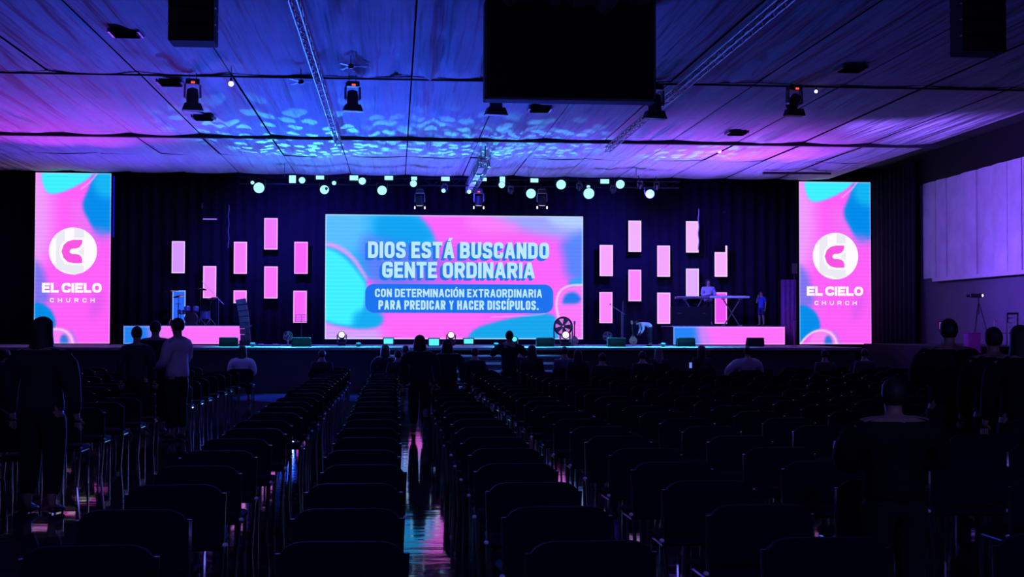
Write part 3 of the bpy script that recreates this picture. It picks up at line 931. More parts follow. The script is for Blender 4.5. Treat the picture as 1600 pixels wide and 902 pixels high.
def person(label, loc, rz=0.0, h=1.7, pose='stand', arms=('down', 'down'), shirt=(0.02, 0.02, 0.03), legs=(0.015, 0.015, 0.02),
           hair='short', hairc=None, build=1.0, lean=0.0, headturn=0.0, shorts=False, group=None, skirt=False, bend=0.0, us=1.0, short_sleeve=False):
    k = h / 1.72
    P = {}
    hip = 0.50 if pose == 'sit' else 0.93
    if pose == 'sit':
        P['kneeL'] = (-0.12, 0.42, 0.50); P['kneeR'] = (0.12, 0.42, 0.50)
        P['ankL'] = (-0.12, 0.40, 0.09); P['ankR'] = (0.12, 0.40, 0.09)
    elif pose == 'walk':
        P['kneeL'] = (-0.10, 0.14, 0.51); P['kneeR'] = (0.10, -0.02, 0.50)
        P['ankL'] = (-0.10, 0.16, 0.09); P['ankR'] = (0.10, -0.26, 0.14)
    else:
        P['kneeL'] = (-0.11, 0.02, 0.50); P['kneeR'] = (0.11, 0.02, 0.50)
        P['ankL'] = (-0.12, -0.02, 0.08); P['ankR'] = (0.12, -0.02, 0.08)
    def up(x, y, z):      # a point of the upper body, z above the hip; leaned and bent forward
        a = lean + bend * min(1.0, max(0.0, z / 0.35))
        zz = z
        return (x, y * math.cos(a) + zz * math.sin(a), hip + zz * math.cos(a) - y * math.sin(a))
    B = build
    sp = [(*up(0, 0, 0.0), .135 * B, .105 * B), (*up(0, 0, 0.15), .118 * B, .09 * B), (*up(0, 0.0, 0.32), .14 * B, .10 * B), (*up(0, -0.01, 0.44), .12 * B, .085 * B),
          (*up(0, -0.005, 0.525), .060, .062), (*up(0, 0.01, 0.595), .062, .074), (*up(0, 0.015, 0.675), .080, .097), (*up(0, 0.0, 0.75), .062, .074)]
    V = list(sp); E = [(0, 1), (1, 2), (2, 3), (3, 4), (4, 5), (5, 6), (6, 7)]
    hands = []
    A = {}
    for s, nm, arm in ((-1, 'L', arms[0]), (1, 'R', arms[1])):
        sh = up(s * 0.185 * B, -0.01, 0.445)
        if arm == 'down': el = up(s * 0.235 * B, -0.03, 0.17); wr_ = up(s * 0.24 * B, 0.04, -0.07)
        elif arm == 'lap': el = up(s * 0.24 * B, 0.02, 0.18); wr_ = up(s * 0.11, 0.26, 0.10)
        elif arm == 'fold': el = up(s * 0.25 * B, 0.05, 0.19); wr_ = up(-s * 0.05, 0.22, 0.26)
        elif arm == 'photo': el = up(s * 0.33 * B, 0.12, 0.27); wr_ = up(s * 0.10, 0.30, 0.50)
        elif arm == 'mic': el = up(s * 0.24 * B, 0.06, 0.20); wr_ = up(s * 0.06, 0.20, 0.50)
        elif arm == 'reach': el = up(s * 0.23 * B, 0.22, 0.35); wr_ = up(s * 0.18, 0.44, 0.40)
        elif arm == 'keys': el = up(s * 0.24 * B, 0.05, 0.19); wr_ = up(s * 0.17, 0.30, 0.15)
        elif arm == 'side': el = up(s * 0.36 * B, 0.02, 0.24); wr_ = up(s * 0.40, 0.20, 0.06)
        else: el = up(*arm[0]); wr_ = up(*arm[1])
        n = len(V)
        V += [(*sh, .062 * B), (*el, .042 * B), (*wr_, .028)]
        E += [(3, n), (n, n + 1), (n + 1, n + 2)]
        d = (Vector(wr_) - Vector(el)).normalized()
        hc = Vector(wr_) + d * 0.055
        V.append((*hc, .040, .018)); E.append((n + 2, n + 3))
        hands.append((s, Vector(wr_), d, hc))
        A[nm] = (sh, el, wr_)
    HL = {}
    for s, nm in ((-1, 'L'), (1, 'R')):
        hp = (s * 0.095 * B, 0.0, hip - 0.03)
        kn = P['knee' + nm]; an = P['ank' + nm]
        n = len(V)
        V += [(*hp, .088 * B), (*kn, .058 * B), ((kn[0] + an[0]) / 2, (kn[1] + an[1]) / 2 - 0.015, (kn[2] + an[2]) / 2 + 0.05, .052 * B), (*an, .036), (an[0] + s * 0.01, an[1] + 0.13, max(0.035, an[2] - 0.045), .038, .024)]
        E += [(0, n), (n, n + 1), (n + 1, n + 2), (n + 2, n + 3), (n + 3, n + 4)]
        HL[nm] = (hp, kn, an)
    isl = [(V, E)]
    for s, w_, d, hc in hands:                 # five fingers on each hand, slightly curled
        side = Vector((0, 0, 1)).cross(d)
        if side.length < 0.2: side = Vector((0, 1, 0)) if abs(d.y) < .8 else Vector((1, 0, 0))
        side = (side - d * side.dot(d)).normalized()
        nrm = d.cross(side).normalized()
        for i, (o_, L) in enumerate(((-.028, .062), (-.010, .075), (.010, .070), (.027, .055))):
            b0 = hc + side * o_ + d * 0.01; b1 = b0 + d * L * .55 + side * o_ * .15; b2 = b1 + (d * .8 + nrm * .45 * s).normalized() * L * .5
            isl.append(chain([(*b0, .0095), (*b1, .0085), (*b2, .007)]))
        th = -side if True else side
        b0 = hc - d * 0.02 + th * 0.02; b1 = b0 + (d * .6 + th * .8).normalized() * .04; b2 = b1 + (d * .9 + th * .2 + nrm * .3).normalized() * .03
        isl.append(chain([(*b0, .012), (*b1, .010), (*b2, .008)]))
    # nose and ears
    H0 = up(0, 0.015, 0.66)
    isl.append(chain([(*up(0, 0.075, 0.675), .010), (*up(0, 0.118, 0.645), .013)]))
    for s in (-1, 1):
        isl.append(chain([(*up(s * 0.066, 0.0, 0.675), .010, .016), (*up(s * 0.076, -0.006, 0.645), .008, .012)]))
    body = skin_mesh('person', isl, skin_m)
    o = bpy.data.objects.new('person', body); COL.objects.link(o)
    o.location = loc; o.rotation_euler = (0, 0, rz); o.scale = (k * us, k * us, k * us)
    tag(o, label, 'person', group)
    def child(name, me):
        c = bpy.data.objects.new(name, me); COL.objects.link(c); c.parent = o; return c
    # shirt
    g_ = 1.30
    V2 = [(*up(0, 0, -0.09), .185 * B, .150 * B), (*up(0, 0, 0.03), .175 * B, .140 * B)] + [(*up(*p), r[0] * B * g_, r[1] * B * g_) for p, r in (((0, 0, .15), (.122, .094)), ((0, 0, .32), (.143, .103)), ((0, -.01, .44), (.122, .088)))] + [(*up(0, -0.005, 0.50), .072, .072)]
    E2 = [(0, 1), (1, 2), (2, 3), (3, 4), (4, 5)]
    for nm in 'LR':
        sh, el, wr_ = A[nm]
        n = len(V2)
        cut = .8 if short_sleeve else 1.0
        mid = tuple(Vector(el) * cut + Vector(sh) * (1 - cut))
        V2 += [(*sh, .088 * B), (*mid, .066 * B)]
        E2 += [(4, n), (n, n + 1)]
        if not short_sleeve:
            V2 += [(*wr_, .046)]; E2 += [(n + 1, n + 2)]
    child('shirt', skin_mesh('shirt', [(V2, E2)], cloth(shirt)))
    # trousers
    V3 = [(0, 0, hip + 0.12, .165 * B, .135 * B), (0, 0, hip - 0.02, .165 * B, .135 * B)]
    E3 = [(0, 1)]
    for nm in 'LR':
        hp, kn, an = HL[nm]
        n = len(V3)
        V3 += [(*hp, .112 * B), (*kn, .080 * B)]
        E3 += [(1, n), (n, n + 1)]
        if not shorts:
            lo = tuple(Vector(an) * .85 + Vector(kn) * .15)
            V3 += [(*lo, .064 * B)]; E3 += [(n + 1, n + 2)]
    child('trousers', skin_mesh('trousers', [(V3, E3)], cloth(legs)))
    for s, nm in ((-1, 'L'), (1, 'R')):
        an = P['ank' + nm]
        zf = max(0.034, an[2] - 0.05)
        child('shoe', skin_mesh('shoe', [chain([(an[0], an[1] - 0.03, zf + 0.012, .046, .034), (an[0] + s * .005, an[1] + .08, zf + 0.004, .050, .034), (an[0] + s * .012, an[1] + .17, zf, .040, .026)])], shoe_m))
    # hair
    mb = MB()
    hm = cloth(hairc) if hairc else hair_m
    n_, m_ = 18, 12
    vs = []; fs = []
    L = {'short': 0.0, 'pony': 0.0, 'long': 0.42, 'shoulder': 0.22, 'bun': 0.0}[hair]
    bulk = 1.0 if hair == 'short' else 1.08
    for j in range(m_ + 1):
        th = PI * j / m_
        for i in range(n_):
            ph = 2 * PI * i / n_
            x = math.sin(th) * math.cos(ph); yv = math.sin(th) * math.sin(ph); z = math.cos(th)
            front = yv > 0.25
            lowcut = -0.72 if not front else 0.35
            if L and not front:
                zz = z if z > 0 else z * (1 + L / 0.105)
                if z < 0:
                    fall = min(1.0, -z)
                    x2 = math.cos(ph) * (1.0 + (0.75 if hair == 'long' else 0.35) * fall) * (1 if z > -0.9 else max(0.05, (1 + z) * 10)); y2 = math.sin(ph) * (0.85 if z > -0.9 else 0.4) - 0.15 * fall
                else: x2, y2 = x, yv
                vs.append((x2 * .090 * bulk, y2 * .104 * bulk - 0.012, zz * .105))
            else:
                zz = max(z, lowcut)
                sc_ = 1.0 if z >= lowcut else 0.88
                vs.append((x * .088 * bulk * sc_, (yv * .104 * bulk - 0.010) * sc_, zz * .108))
    for j in range(m_):
        for i in range(n_):
            fs.append((j * n_ + i, j * n_ + (i + 1) % n_, (j + 1) * n_ + (i + 1) % n_, (j + 1) * n_ + i))
    if hair == 'pony' or hair == 'bun':
        pass
    aH = lean + bend
    Rm = Matrix.Rotation(-aH, 3, 'X')
    hb = Vector(up(0, 0.01, 0.69))
    mb.add([Rm @ Vector(v) + hb for v in vs], fs)
    if hair == 'bun': mb.ball(hb + Rm @ Vector((0, -0.10, 0.06)), 0.045)
    if hair == 'pony': mb.tube([hb + Rm @ Vector(p) for p in ((0, -.09, .03), (0, -.15, 0.0), (0, -.15, -.14), (0, -.12, -.24))], [.025, .035, .03, .008], 8)
    child('hair', mb.mesh('hair', hm, True))
    ey = MB()
    for s in (-1, 1): ey.ball(hb + Rm @ Vector((s * .03, .083, -.015)), .011, 8, 5)
    child('eyes', ey.mesh('eyes', skin_eye, True))
    mo = MB(); mo.ball(hb + Rm @ Vector((0, .088, -.075)), (.022, .008, .006), 8, 5)
    child('mouth', mo.mesh('mouth', lip_m, True))
    return o

DK = (0.02, 0.02, 0.035); NV = (0.02, 0.03, 0.08)
seated = []       # (x, y) of chairs to put under people
def sit(label, px, pyt, Y, **kw):
    """seated person whose head top the photograph shows at px, pyt"""
    p = at(px, pyt, Y)
    ht = 1.72 * min(1.12, max(0.8, (p.z - FLOOR) / AS / 1.275))
    person(label, (p.x, Y, FLOOR), pose='sit', h=ht, us=AS, arms=kw.pop('arms', ('lap', 'lap')), **kw)
    seated.append((p.x, Y + 0.02, label))
def stand(label, px, pyt, Y, **kw):
    p = at(px, pyt, Y)
    person(label, (p.x, Y, FLOOR), h=(p.z - FLOOR) / AS / 0.985, us=AS, **kw)

stand('person in dark clothes standing far left before the left side screen, big dark hair', 67, 500, 20, build=1.3, hair='shoulder', rz=-.3)
stand('person with dark hair standing before the cyan end of the left riser', 214, 513, 34, build=1.1, shirt=(0.03, 0.03, 0.05), rz=-.1)
stand('broad person in dark top standing just left of the pale shirted man', 243, 504, 35, build=1.3, arms=('fold', 'fold'), shirt=(0.012, 0.012, 0.02))
stand('man in a pale shirt turned left, standing before the pink riser front', 278, 500, 33, build=1.15, shirt=(0.6, 0.5, 0.56), rz=1.1, arms=('lap', 'lap'))
sit('person in a light top seated at the aisle end below the left riser', 378, 541, 48.5, shirt=(0.6, 0.58, 0.65), hair='shoulder', build=1.15, lean=0.12)
sit('seated person in a grey top below the standing group at left', 228, 563, 41, shirt=(0.25, 0.23, 0.27), arms=('side', 'lap'))
sit('person seated alone, head below the left end of the wide screen', 503, 548, 48, shirt=DK)
sit('woman with shoulder length hair seated below the first cyan floor light', 602, 537, 49.5, hair='shoulder', shirt=DK, build=1.2)
sit('small person seated just left of the tallest long haired woman', 622, 548, 47, shirt=DK)
sit('person seated half hidden behind the hair of the tallest woman', 634, 541, 50.8, hair='short', shirt=NV)
stand('tallest woman with long dark hair standing in the middle aisle', 656, 526, 34, hair='long', build=1.25, shirt=DK, pose='walk')
stand('second woman with long dark hair, standing right beside the tallest one', 699, 532, 36, hair='long', build=1.25, shirt=DK)
sit('boy with short hair seated alone, shoulders before the lit steps', 742, 545, 48, hair='short', shirt=DK)
stand('man with raised arms taking a picture, standing before the wide screen', 796, 519, 43, arms=('photo', 'photo'), shirt=DK, build=1.15)
sit('person seated close behind the right arm of the man taking a picture', 815, 541, 50.6, shirt=DK)
sit('woman with long hair seated right of the man taking a picture', 831, 540, 48.6, hair='long', shirt=DK)
sit('seated person below the big round fan light, a pale rim along the shoulder', 882, 543, 49, shirt=(0.1, 0.1, 0.16))
sit('person seated right beside the one below the fan light', 903, 547, 46.6, shirt=DK, hair='shoulder')
sit('dark haired person seated left of the stage monitor below the guitarist', 941, 553, 44, shirt=DK)
sit('person with pale brown hair seated right below the bending guitarist', 1029, 544, 49, hair='shoulder', shirt=DK, hairc=(0.22, 0.18, 0.16))
sit('person seated just left of the one with pale brown hair', 1004, 550, 45.5, shirt=DK)
sit('woman with long hair holding a lit telephone, before the right riser', 1096, 541, 49, hair='long', shirt=DK, arms=('keys', 'keys'), rz=.3)
sit('man in a grey shirt seated alone before the right riser, arm stretched left', 1168, 543, 46.5, shirt=(0.42, 0.38, 0.42), arms=('side', 'lap'), build=1.3)
sit('person seated below the lower left corner of the right side screen', 1290, 548, 46, shirt=(0.06, 0.05, 0.07), lean=.1)
sit('person seated below the lower right corner of the right side screen', 1352, 546, 47, shirt=(0.05, 0.05, 0.07), lean=.1)
stand('broad dark figure standing in front of the camera tripod at right', 1482, 503, 21, build=1.35, shirt=(0.01, 0.01, 0.012), arms=('fold', 'fold'))
stand('dark figure standing below the ladder back chair at far right', 1552, 516, 20, build=1.3, shirt=(0.01, 0.01, 0.012))
stand('dark figure at the far right edge of the picture', 1594, 513, 18.5, build=1.3, shirt=(0.01, 0.01, 0.012), hair='shoulder')
stand('large dark person nearest the camera at right, faint rim of light on the hair', 1396, 598, 11.8, shirt=(0.01, 0.01, 0.012), build=1.45, arms=('fold', 'fold'))
sit('person seated at the far left edge under the left side screen', 10, 548, 47, shirt=DK)
sit('dark haired person seated between the left edge and the standing figure', 34, 556, 43, shirt=(0.05, 0.05, 0.06))

# telephone held by the seated woman
p = at(1079, 571, 48.2)
ph_ = empty('telephone', p, 0, 'telephone with a pale blue lit screen held by the long haired woman at right', 'telephone')
MB().box((0, 0.0, 0), (0.11, 0.02, 0.22), ch=0.004).obj('phone_case', black, ph_)
MB().box((0, -0.012, 0), (0.095, 0.006, 0.20)).obj('phone_display', emitter((110, 140, 240)), ph_)

# people on the stage
SR = at(1188, 508, 64.6)
singer = person('singer in a blue shirt and shorts holding a microphone, on the right riser', (SR.x, 64.4, RZ2), rz=2.3, h=1.70, pose='stand', arms=('down', 'mic'),
                shirt=(0.05, 0.08, 0.5), legs=(0.03, 0.03, 0.12), shorts=True, short_sleeve=True, hair='short')
mic = empty('microphone', (SR.x - 0.17, 64.26, RZ2 + 1.44), 0, 'hand microphone held up by the singer in blue', 'microphone')
MB().tube([(0.10, 0.05, -.10), (0, 0, 0)], [.012, .02], 8).obj('mic_body', black, mic)
MB().ball((-0.015, -0.008, 0.015), .03).obj('mic_head', alu, mic, True)
KP = at(1107, 437, 65.3)
person('keyboard player in a pale shirt standing behind the two keyboards', (KP.x, 65.35, RZ2), rz=PI, h=KP.z - RZ2 + 0.02, arms=('keys', 'fold'), shirt=(0.42, 0.42, 0.55), legs=(.03, .03, .05), hair='shoulder')
GP = at(1014, 540, 60.5)
person('guitarist in a pale shirt bending down over the guitar at the stage front', (GP.x + .05, 60.5, STAGE_H), rz=PI / 2 + .15, h=1.66, bend=0.95, lean=0.35, arms=('reach', 'reach'), shirt=(0.50, 0.50, 0.60), legs=(.02, .02, .04))

# ------------------------------------------------------------------ instruments and stage gear
def guitar(x, y, z, tilt, label, Lk=1.0, rz=0.0, stand_=True):
    g = empty('guitar', (x, y, z), rz, label, 'guitar')
    T = Matrix.Rotation(tilt, 4, 'Y')
    body = []
    for i in range(28):
        t = 2 * PI * i / 28
        r = 0.17 + 0.035 * math.cos(2 * t) - (0.02 if math.sin(t) > 0.3 else 0)
        body.append((r * math.cos(t) * (.95 - .12 * math.sin(t)), 0.24 + 0.225 * math.sin(t)))
    MB().prism([(a, b) for a, b in body], -0.03, 0.03, T).obj('guitar_body', wood_m, g)
    MB().prism([(-.028, .4), (.028, .4), (.022, .98), (-.022, .98)], -0.045, -0.02, T).obj('neck', black, g)
    MB().prism([(-.03, .98), (.03, .98), (.045, 1.02), (.035, 1.15), (-.035, 1.15), (-.045, 1.02)], -0.04, -0.015, T).obj('headstock', wood_m, g)
    hs_ = g.children[-1]
    pg = MB()
    for s in (-1, 1):
        for k in range(3): pg.tube([T @ Vector((s * .035, -.028, 1.03 + .04 * k)), T @ Vector((s * .065, -.028, 1.03 + .04 * k))], .008, 5)
    pg.obj('tuning_peg', chrome, hs_)['kind'] = 'stuff'
    MB().box((0, 0, 0), (0.001, 0.001, 0.001)) if False else None
    MB().prism([(-.05, .16), (.05, .16), (.05, .18), (-.05, .18)], -0.042, -0.03, T).obj('bridge', black, g)
    if stand_:
        sg = MB()
        sg.tube([(-.16, -.14, 0), (0, .02, .3)], .012, 6).tube([(.16, -.14, 0), (0, .02, .3)], .012, 6).tube([(0, .22, 0), (0, .05, .5)], .012, 6)
        so = empty('guitar_stand', (x, y + .03, z), 0, 'folding stand that carries the ' + label.split(' standing')[0], 'stand')
        sg.obj('tripod_frame', grey, so)
    return g
p = at(898, 534, 62.5)
guitar(p.x, 62.6, STAGE_H + .0, 0.0, 'pale guitar standing upright right of the big fan, before the wide screen')
p = at(991, 538, 60.6)
guitar(p.x, 60.75, STAGE_H + .02, -0.10, 'pale electric guitar held upright by the bending guitarist', rz=0.3, stand_=False)

# drum kit
DX = at(300, 505, 64.3).x
def drumM(x, y, z, rx=0, ry=0, rz=0):
    return Matrix.Translation((x, y, z)) @ Euler((rx, ry, rz)).to_matrix().to_4x4()
def drum(name, label, x, y, z, r, d, rx=0, ry=0, legs=0, toms=None):
    e = empty(name, (x, y, RZ1), 0, label, 'drum')
    M = drumM(0, 0, z - RZ1, rx, ry)
    MB().lathe([(r, -d / 2), (r, d / 2)], 24, M).obj('drum_shell', shell_m, e, True)
    MB().lathe([(r * .97, d / 2), (r * .97, d / 2 + .01)], 24, M).obj('drum_head', drumhead_m, e, True)
    for s in (-1, 1):
        rim = MB().lathe([(r + .004, s * d / 2 - .014), (r + .02, s * d / 2 - .014), (r + .02, s * d / 2 + .014), (r + .004, s * d / 2 + .014)], 24, M)
        rim.obj('hoop', chrome, e, True)
    lg = MB()
    for k in range(8):
        t = 2 * PI * k / 8
        lg.tube([M @ Vector(((r + .015) * math.cos(t), (r + .015) * math.sin(t), -d / 2)), M @ Vector(((r + .015) * math.cos(t), (r + .015) * math.sin(t), d / 2))], .007, 5)
    lg.obj('tension_rod', chrome, e)['kind'] = 'stuff'
    for k in range(legs):
        t = 2 * PI * k / legs + .5
        MB().tube([((r + .03) * math.cos(t), (r + .03) * math.sin(t), 0), ((r + .03) * math.cos(t), (r + .03) * math.sin(t), z - RZ1)], .012, 6).obj('leg', chrome, e)
    return e
bd = drum('bass_drum', 'big bass drum at the middle of the drum kit', DX, 64.1, RZ1 + .30, .28, .42, PI / 2, 0)
for sx in (-1, 1):
    M = drumM(sx * .2 - .0, .02, .74, -.35, sx * .12)
    tm = MB().lathe([(.14, -.1), (.14, .1)], 20, M).obj('rack_tom', shell_m, bd, True)
    MB().lathe([(.150, .09), (.150, .115)], 20, M).obj('tom_rim', chrome, tm, True)
    MB().tube([(0, 0, .5), (sx * .18, .02, .66)], .014, 6).obj('tom_arm', chrome, bd)
MB().tube([(-.2, -.22, .12), (-.38, -.34, 0)], .01, 6).obj('spur', chrome, bd)
MB().tube([(.2, -.22, .12), (.38, -.34, 0)], .01, 6).obj('spur', chrome, bd)
drum('snare_drum', 'shallow snare drum on the left of the drum kit', DX - .52, 64.5, RZ1 + .62, .17, .14, -.15, 0, 3)
drum('floor_tom', 'floor tom with three chrome legs at the right of the drum kit', DX + .62, 64.4, RZ1 + .48, .21, .36, 0, 0, 3)
def cymbal(x, y, zt, label, r=.24, tilt=.15, boom=0):
    e = empty('cymbal_stand', (x, y, RZ1), 0, label, 'cymbal', 'cymbals of the drum kit')
    for k in range(3):
        t = 2 * PI * k / 3 + .4
        MB().tube([(.27 * math.cos(t), .27 * math.sin(t), .01), (0, 0, .32)], .013, 6).obj('leg', chrome, e)
    MB().tube([(0, 0, .2), (0, 0, zt - .05)] if not boom else [(0, 0, .2), (0, 0, zt - .25), (boom, 0, zt - .03)], .014, 6).obj('pole', chrome, e)
    M = drumM(boom, 0, zt, tilt, -tilt * .6)
    MB().lathe([(.001, .035), (.03, .03), (.05, .012), (r * .7, 0), (r, -.018), (r, -.022), (.04, -.0), (.001, .0)][::-1], 28, M).obj('cymbal', brass_m, e, True)
    return e
cymbal(DX - .98, 64.3, 1.62, 'wide cymbal at the far left of the drum kit', .36, .1)
cymbal(DX - .58, 64.0, 1.36, 'cymbal tilted above the snare drum', .26, .25)
cymbal(DX + .38, 64.3, 1.72, 'highest cymbal before the pink panel', .30, -.15)
cymbal(DX + .86, 64.2, 1.28, 'low cymbal on the right of the drum kit', .26, .3, .1)
hh = cymbal(DX - .72, 64.75, 1.02, 'hi-hat pair beside the snare drum', .19, 0)
st_ = empty('drum_stool', (DX - .1, 65.1, RZ1), 0, 'round drum stool behind the bass drum', 'stool')
MB().lathe([(.16, .48), (.18, .5), (.18, .56), (.15, .58)], 18).obj('seat', black, st_, True)
for k in range(3):
    t = 2 * PI * k / 3
    MB().tube([(.25 * math.cos(t), .25 * math.sin(t), .01), (0, 0, .3)], .013, 6).obj('leg', chrome, st_)
MB().tube([(0, 0, .25), (0, 0, .5)], .02, 6).obj('pole', chrome, st_)
# clear drum shield post cluster: boom microphones
def mic_stand(x, y, z, h, label, boom=None, rz=0, cat='stand'):
    e = empty('microphone_stand', (x, y, z), rz, label, 'microphone stand')
    MB().lathe([(.13, 0), (.13, .015), (.02, .03)], 16).obj('base', black, e, True)
    MB().tube([(0, 0, .02), (0, 0, h)], .011, 6).obj('pole', alu, e)
    end = Vector((0, 0, h))
    if boom:
        end = Vector((boom[0], boom[1], h + boom[2]))
        MB().tube([Vector((-boom[0] * .3, -boom[1] * .3, h - boom[2] * .3)), end], .009, 6).obj('boom', alu, e)
    MB().tube([end, end + Vector((0.03, -.12, .02))], [.015, .024], 8).obj('microphone', black, e)
    return e
mic_stand(DX + 1.15, 64.9, RZ1, 1.25, 'boom microphone stand slanting up before the pink panel by the drums', (-.8, 0, .85))
p = at(956, 515, 61); mic_stand(p.x + .45, 61, STAGE_H, 1.55, 'microphone stand left of the bending guitarist', (-.55, 0, .35))
p = at(975, 515, 61.6); mic_stand(p.x, 61.9, STAGE_H, 2.05, 'tall straight microphone stand behind the right floor monitor')
p = at(1243, 515, 60); mic_stand(p.x, 60.2, STAGE_H, 1.2, 'microphone stand beside the violet curtain at far right of the stage')

ms = empty('music_stand', (at(471, 515, 62).x, 62, STAGE_H), 0, 'thin music stand before the lower pink panel left of the wide screen', 'music stand')
MB().tube([(0, 0, .02), (0, 0, 1.12)], .012, 6).obj('pole', grey, ms)
for k in range(3):
    t = 2 * PI * k / 3 + .3
    MB().tube([(.26 * math.cos(t), .26 * math.sin(t), .01), (0, 0, .3)], .01, 5).obj('leg', grey, ms)
dm = MB()
dm.tube([(-.27, 0, 1.1), (.27, 0, 1.1), (.27, .08, 1.42), (-.27, .08, 1.42), (-.27, 0, 1.1)], .012, 5)
for z in (1.18, 1.27, 1.35): dm.tube([(-.27, .04 * (z - 1.1) / .16, z), (.27, .04 * (z - 1.1) / .16, z)], .007, 5)
dm.tube([(0, .0, 1.1), (0, .08, 1.42)], .01, 5)
dm.obj('desk', grey, ms)

# keyboards
def keyboard(px0, px1, pyc, Y, label, white=True):
    a = at(px0, pyc, Y); b = at(px1, pyc, Y); w = b.x - a.x
    e = empty('keyboard', ((a.x + b.x) / 2, Y, a.z - .05), 0, label, 'keyboard')
    MB().box((0, 0, .04), (w, .34, .10), ch=.015).obj('keyboard_case', white_m if white else grey, e)
    kk = MB()
    n = 30
    for i in range(n):
        kk.box((-w * .44 + w * .88 * (i + .5) / n, .09, .1), (w * .88 / n * .86, .14, .014))
    kk.obj('white_key', white_m, e)['kind'] = 'stuff'
    kb = MB()
    for i in range(n - 1):
        if i % 7 not in (2, 6): kb.box((-w * .44 + w * .88 * (i + 1) / n, .06, .113), (w * .88 / n * .5, .09, .016))
    kb.obj('black_key', black, e)['kind'] = 'stuff'
    return e, a.z - .05, w
kb1, kz1, kw1 = keyboard(1110, 1170, 464, 64.3, 'long pale blue lit keyboard on a crossed stand, on the right riser')
kb2, kz2, kw2 = keyboard(1055, 1112, 465, 64.9, 'dark second keyboard left of the long pale one', False)
def xstand(x, y, top, label, w=.42):
    e = empty('keyboard_stand', (x, y, RZ2), 0, label, 'keyboard stand')
    H = top - RZ2
    for s in (-1, 1):
        MB().box((s * .03, 0, H / 2), (.05, .04, math.hypot(H, 2 * w) - .06), (0, s * math.atan2(2 * w, H), 0)).obj('cross_leg', grey, e)
        MB().box((s * w, 0, H - .03), (.1, .40, .04)).obj('support_arm', grey, e)
        MB().box((s * w, 0, .03), (.08, .44, .05)).obj('foot', grey, e)
    return e
xstand(kb1.location.x + .1, 64.3, kz1 - .02, 'crossed keyboard stand under the long pale keyboard')
xstand(kb2.location.x, 64.9, kz2 - .02, 'crossed keyboard stand under the dark keyboard')
# dark cloth box under the dark keyboard
p = at(1080, 500, 64.0)
MBX = empty('equipment_case', (p.x, 64.15, RZ2), 0, 'large black equipment case under the dark keyboard on the right riser', 'case')
MB().box((0, 0, .46), (1.9, .5, .92), ch=.02).obj('case_body', matte, MBX)
for s in (-1, 1):
    MB().tube([(s * .6 - .08, -.27, .6), (s * .6 - .08, -.30, .6), (s * .6 + .08, -.30, .6), (s * .6 + .08, -.27, .6)], .012, 5).obj('handle', grey, MBX)

# speaker column at the right end of the left riser
def loud(name, px, pyt, Y, w, d, base, label, m=black, tilt=0, cat='loudspeaker'):
    p = at(px, pyt, Y)
    e = empty(name, (p.x, Y, base), 0, label, cat)
    h = p.z - base
    MB().box((0, 0, h / 2), (w, d, h), ch=.02).obj('cabinet', m, e)
    MB().box((0, -d / 2 - .008, h / 2), (w * .86, .02, h * .9)).obj('grille', matte, e)
    return e
colm = mat('speaker_grey', (0.05, 0.05, 0.08), 0.6, var=.2)
sp = empty('column_speaker', (at(384, 478, 62.2).x, 62.2, STAGE_H), 0, 'tall dark curved column speaker at the right end of the left riser', 'loudspeaker')
for k in range(7):
    z = .25 + k * .27
    MB().box((-.02 * k + .0 - .015 * max(0, k - 3) ** 1.6, 0, z + .12), (.42, .5, .25), (0, -.03 * k, 0), ch=.015).obj('speaker_module', colm, sp)
MB().box((0, 0, .12), (.5, .6, .24), ch=.02).obj('base', black, sp)
loud('subwoofer', 1448 - 115, 545, 60.5, .9, .7, STAGE_H - 0.0, 'x') if False else None

def wedge(px, Y, w, label):
    p = at(px, 540, Y)
    e = empty('floor_monitor', (p.x, Y, STAGE_H), 0, label, 'stage monitor', 'floor monitors along the stage front')
    M = Matrix.Rotation(PI / 2, 4, 'Z')
    MB().prism([(-.24, 0), (.2, 0), (.24, .10), (.02, .40), (-.18, .38), (-.24, .2)], -w / 2, w / 2, M).obj('cabinet', matte, e)
    MB().box((0, .155, .26), (w * .9, .02, .30), (.62, 0, 0)).obj('grille', grey, e)
    for s in (-1, 1): MB().box((s * (w / 2 - .02), -.19, .38), (.06, .06, .03), ch=.008).obj('corner_cap', grey, e)
    return e
wedge(357.5, 59.0, .78, 'black floor monitor before the pink front of the left riser')
wedge(471, 58.6, .82, 'black floor monitor below the music stand')
wedge(851, 59.0, .76, 'black floor monitor left of the big fan')
wedge(962.5, 58.8, .78, 'black floor monitor below the lower pink panel right of the wide screen')
wedge(1071, 59.4, .80, 'black floor monitor before the blue end of the right riser')
wedge(1179.5, 59.4, .74, 'black floor monitor before the pink right part of the right riser')

# cyan floor lights
def floor_light(px, pyc, Y, w, h, label):
    p = at(px, pyc, Y)
    e = empty('floor_light', (p.x, Y, STAGE_H), 0, label, 'floor light', 'cyan floor lights before the wide screen')
    MB().box((0, 0, p.z - STAGE_H), (w + .08, .16, h + .08), ch=.01).obj('lamp_case', black, e)
    MB().box((0, -.09, p.z - STAGE_H), (w, .02, h)).obj('lamp_face', cyanglow, e)
    for s in (-1, 1): MB().box((s * (w / 2 + .05), 0, (p.z - STAGE_H) / 2), (.02, .06, p.z - STAGE_H)).obj('bracket', black, e)
    return e
floor_light(607, 533.2, 61.0, .42, .24, 'cyan floor light nearest the left moving head')
floor_light(678, 534.8, 60.0, .44, .30, 'middle cyan floor light between the two long haired women')
floor_light(732, 533.4, 61.0, .42, .22, 'cyan floor light right of the middle moving head')

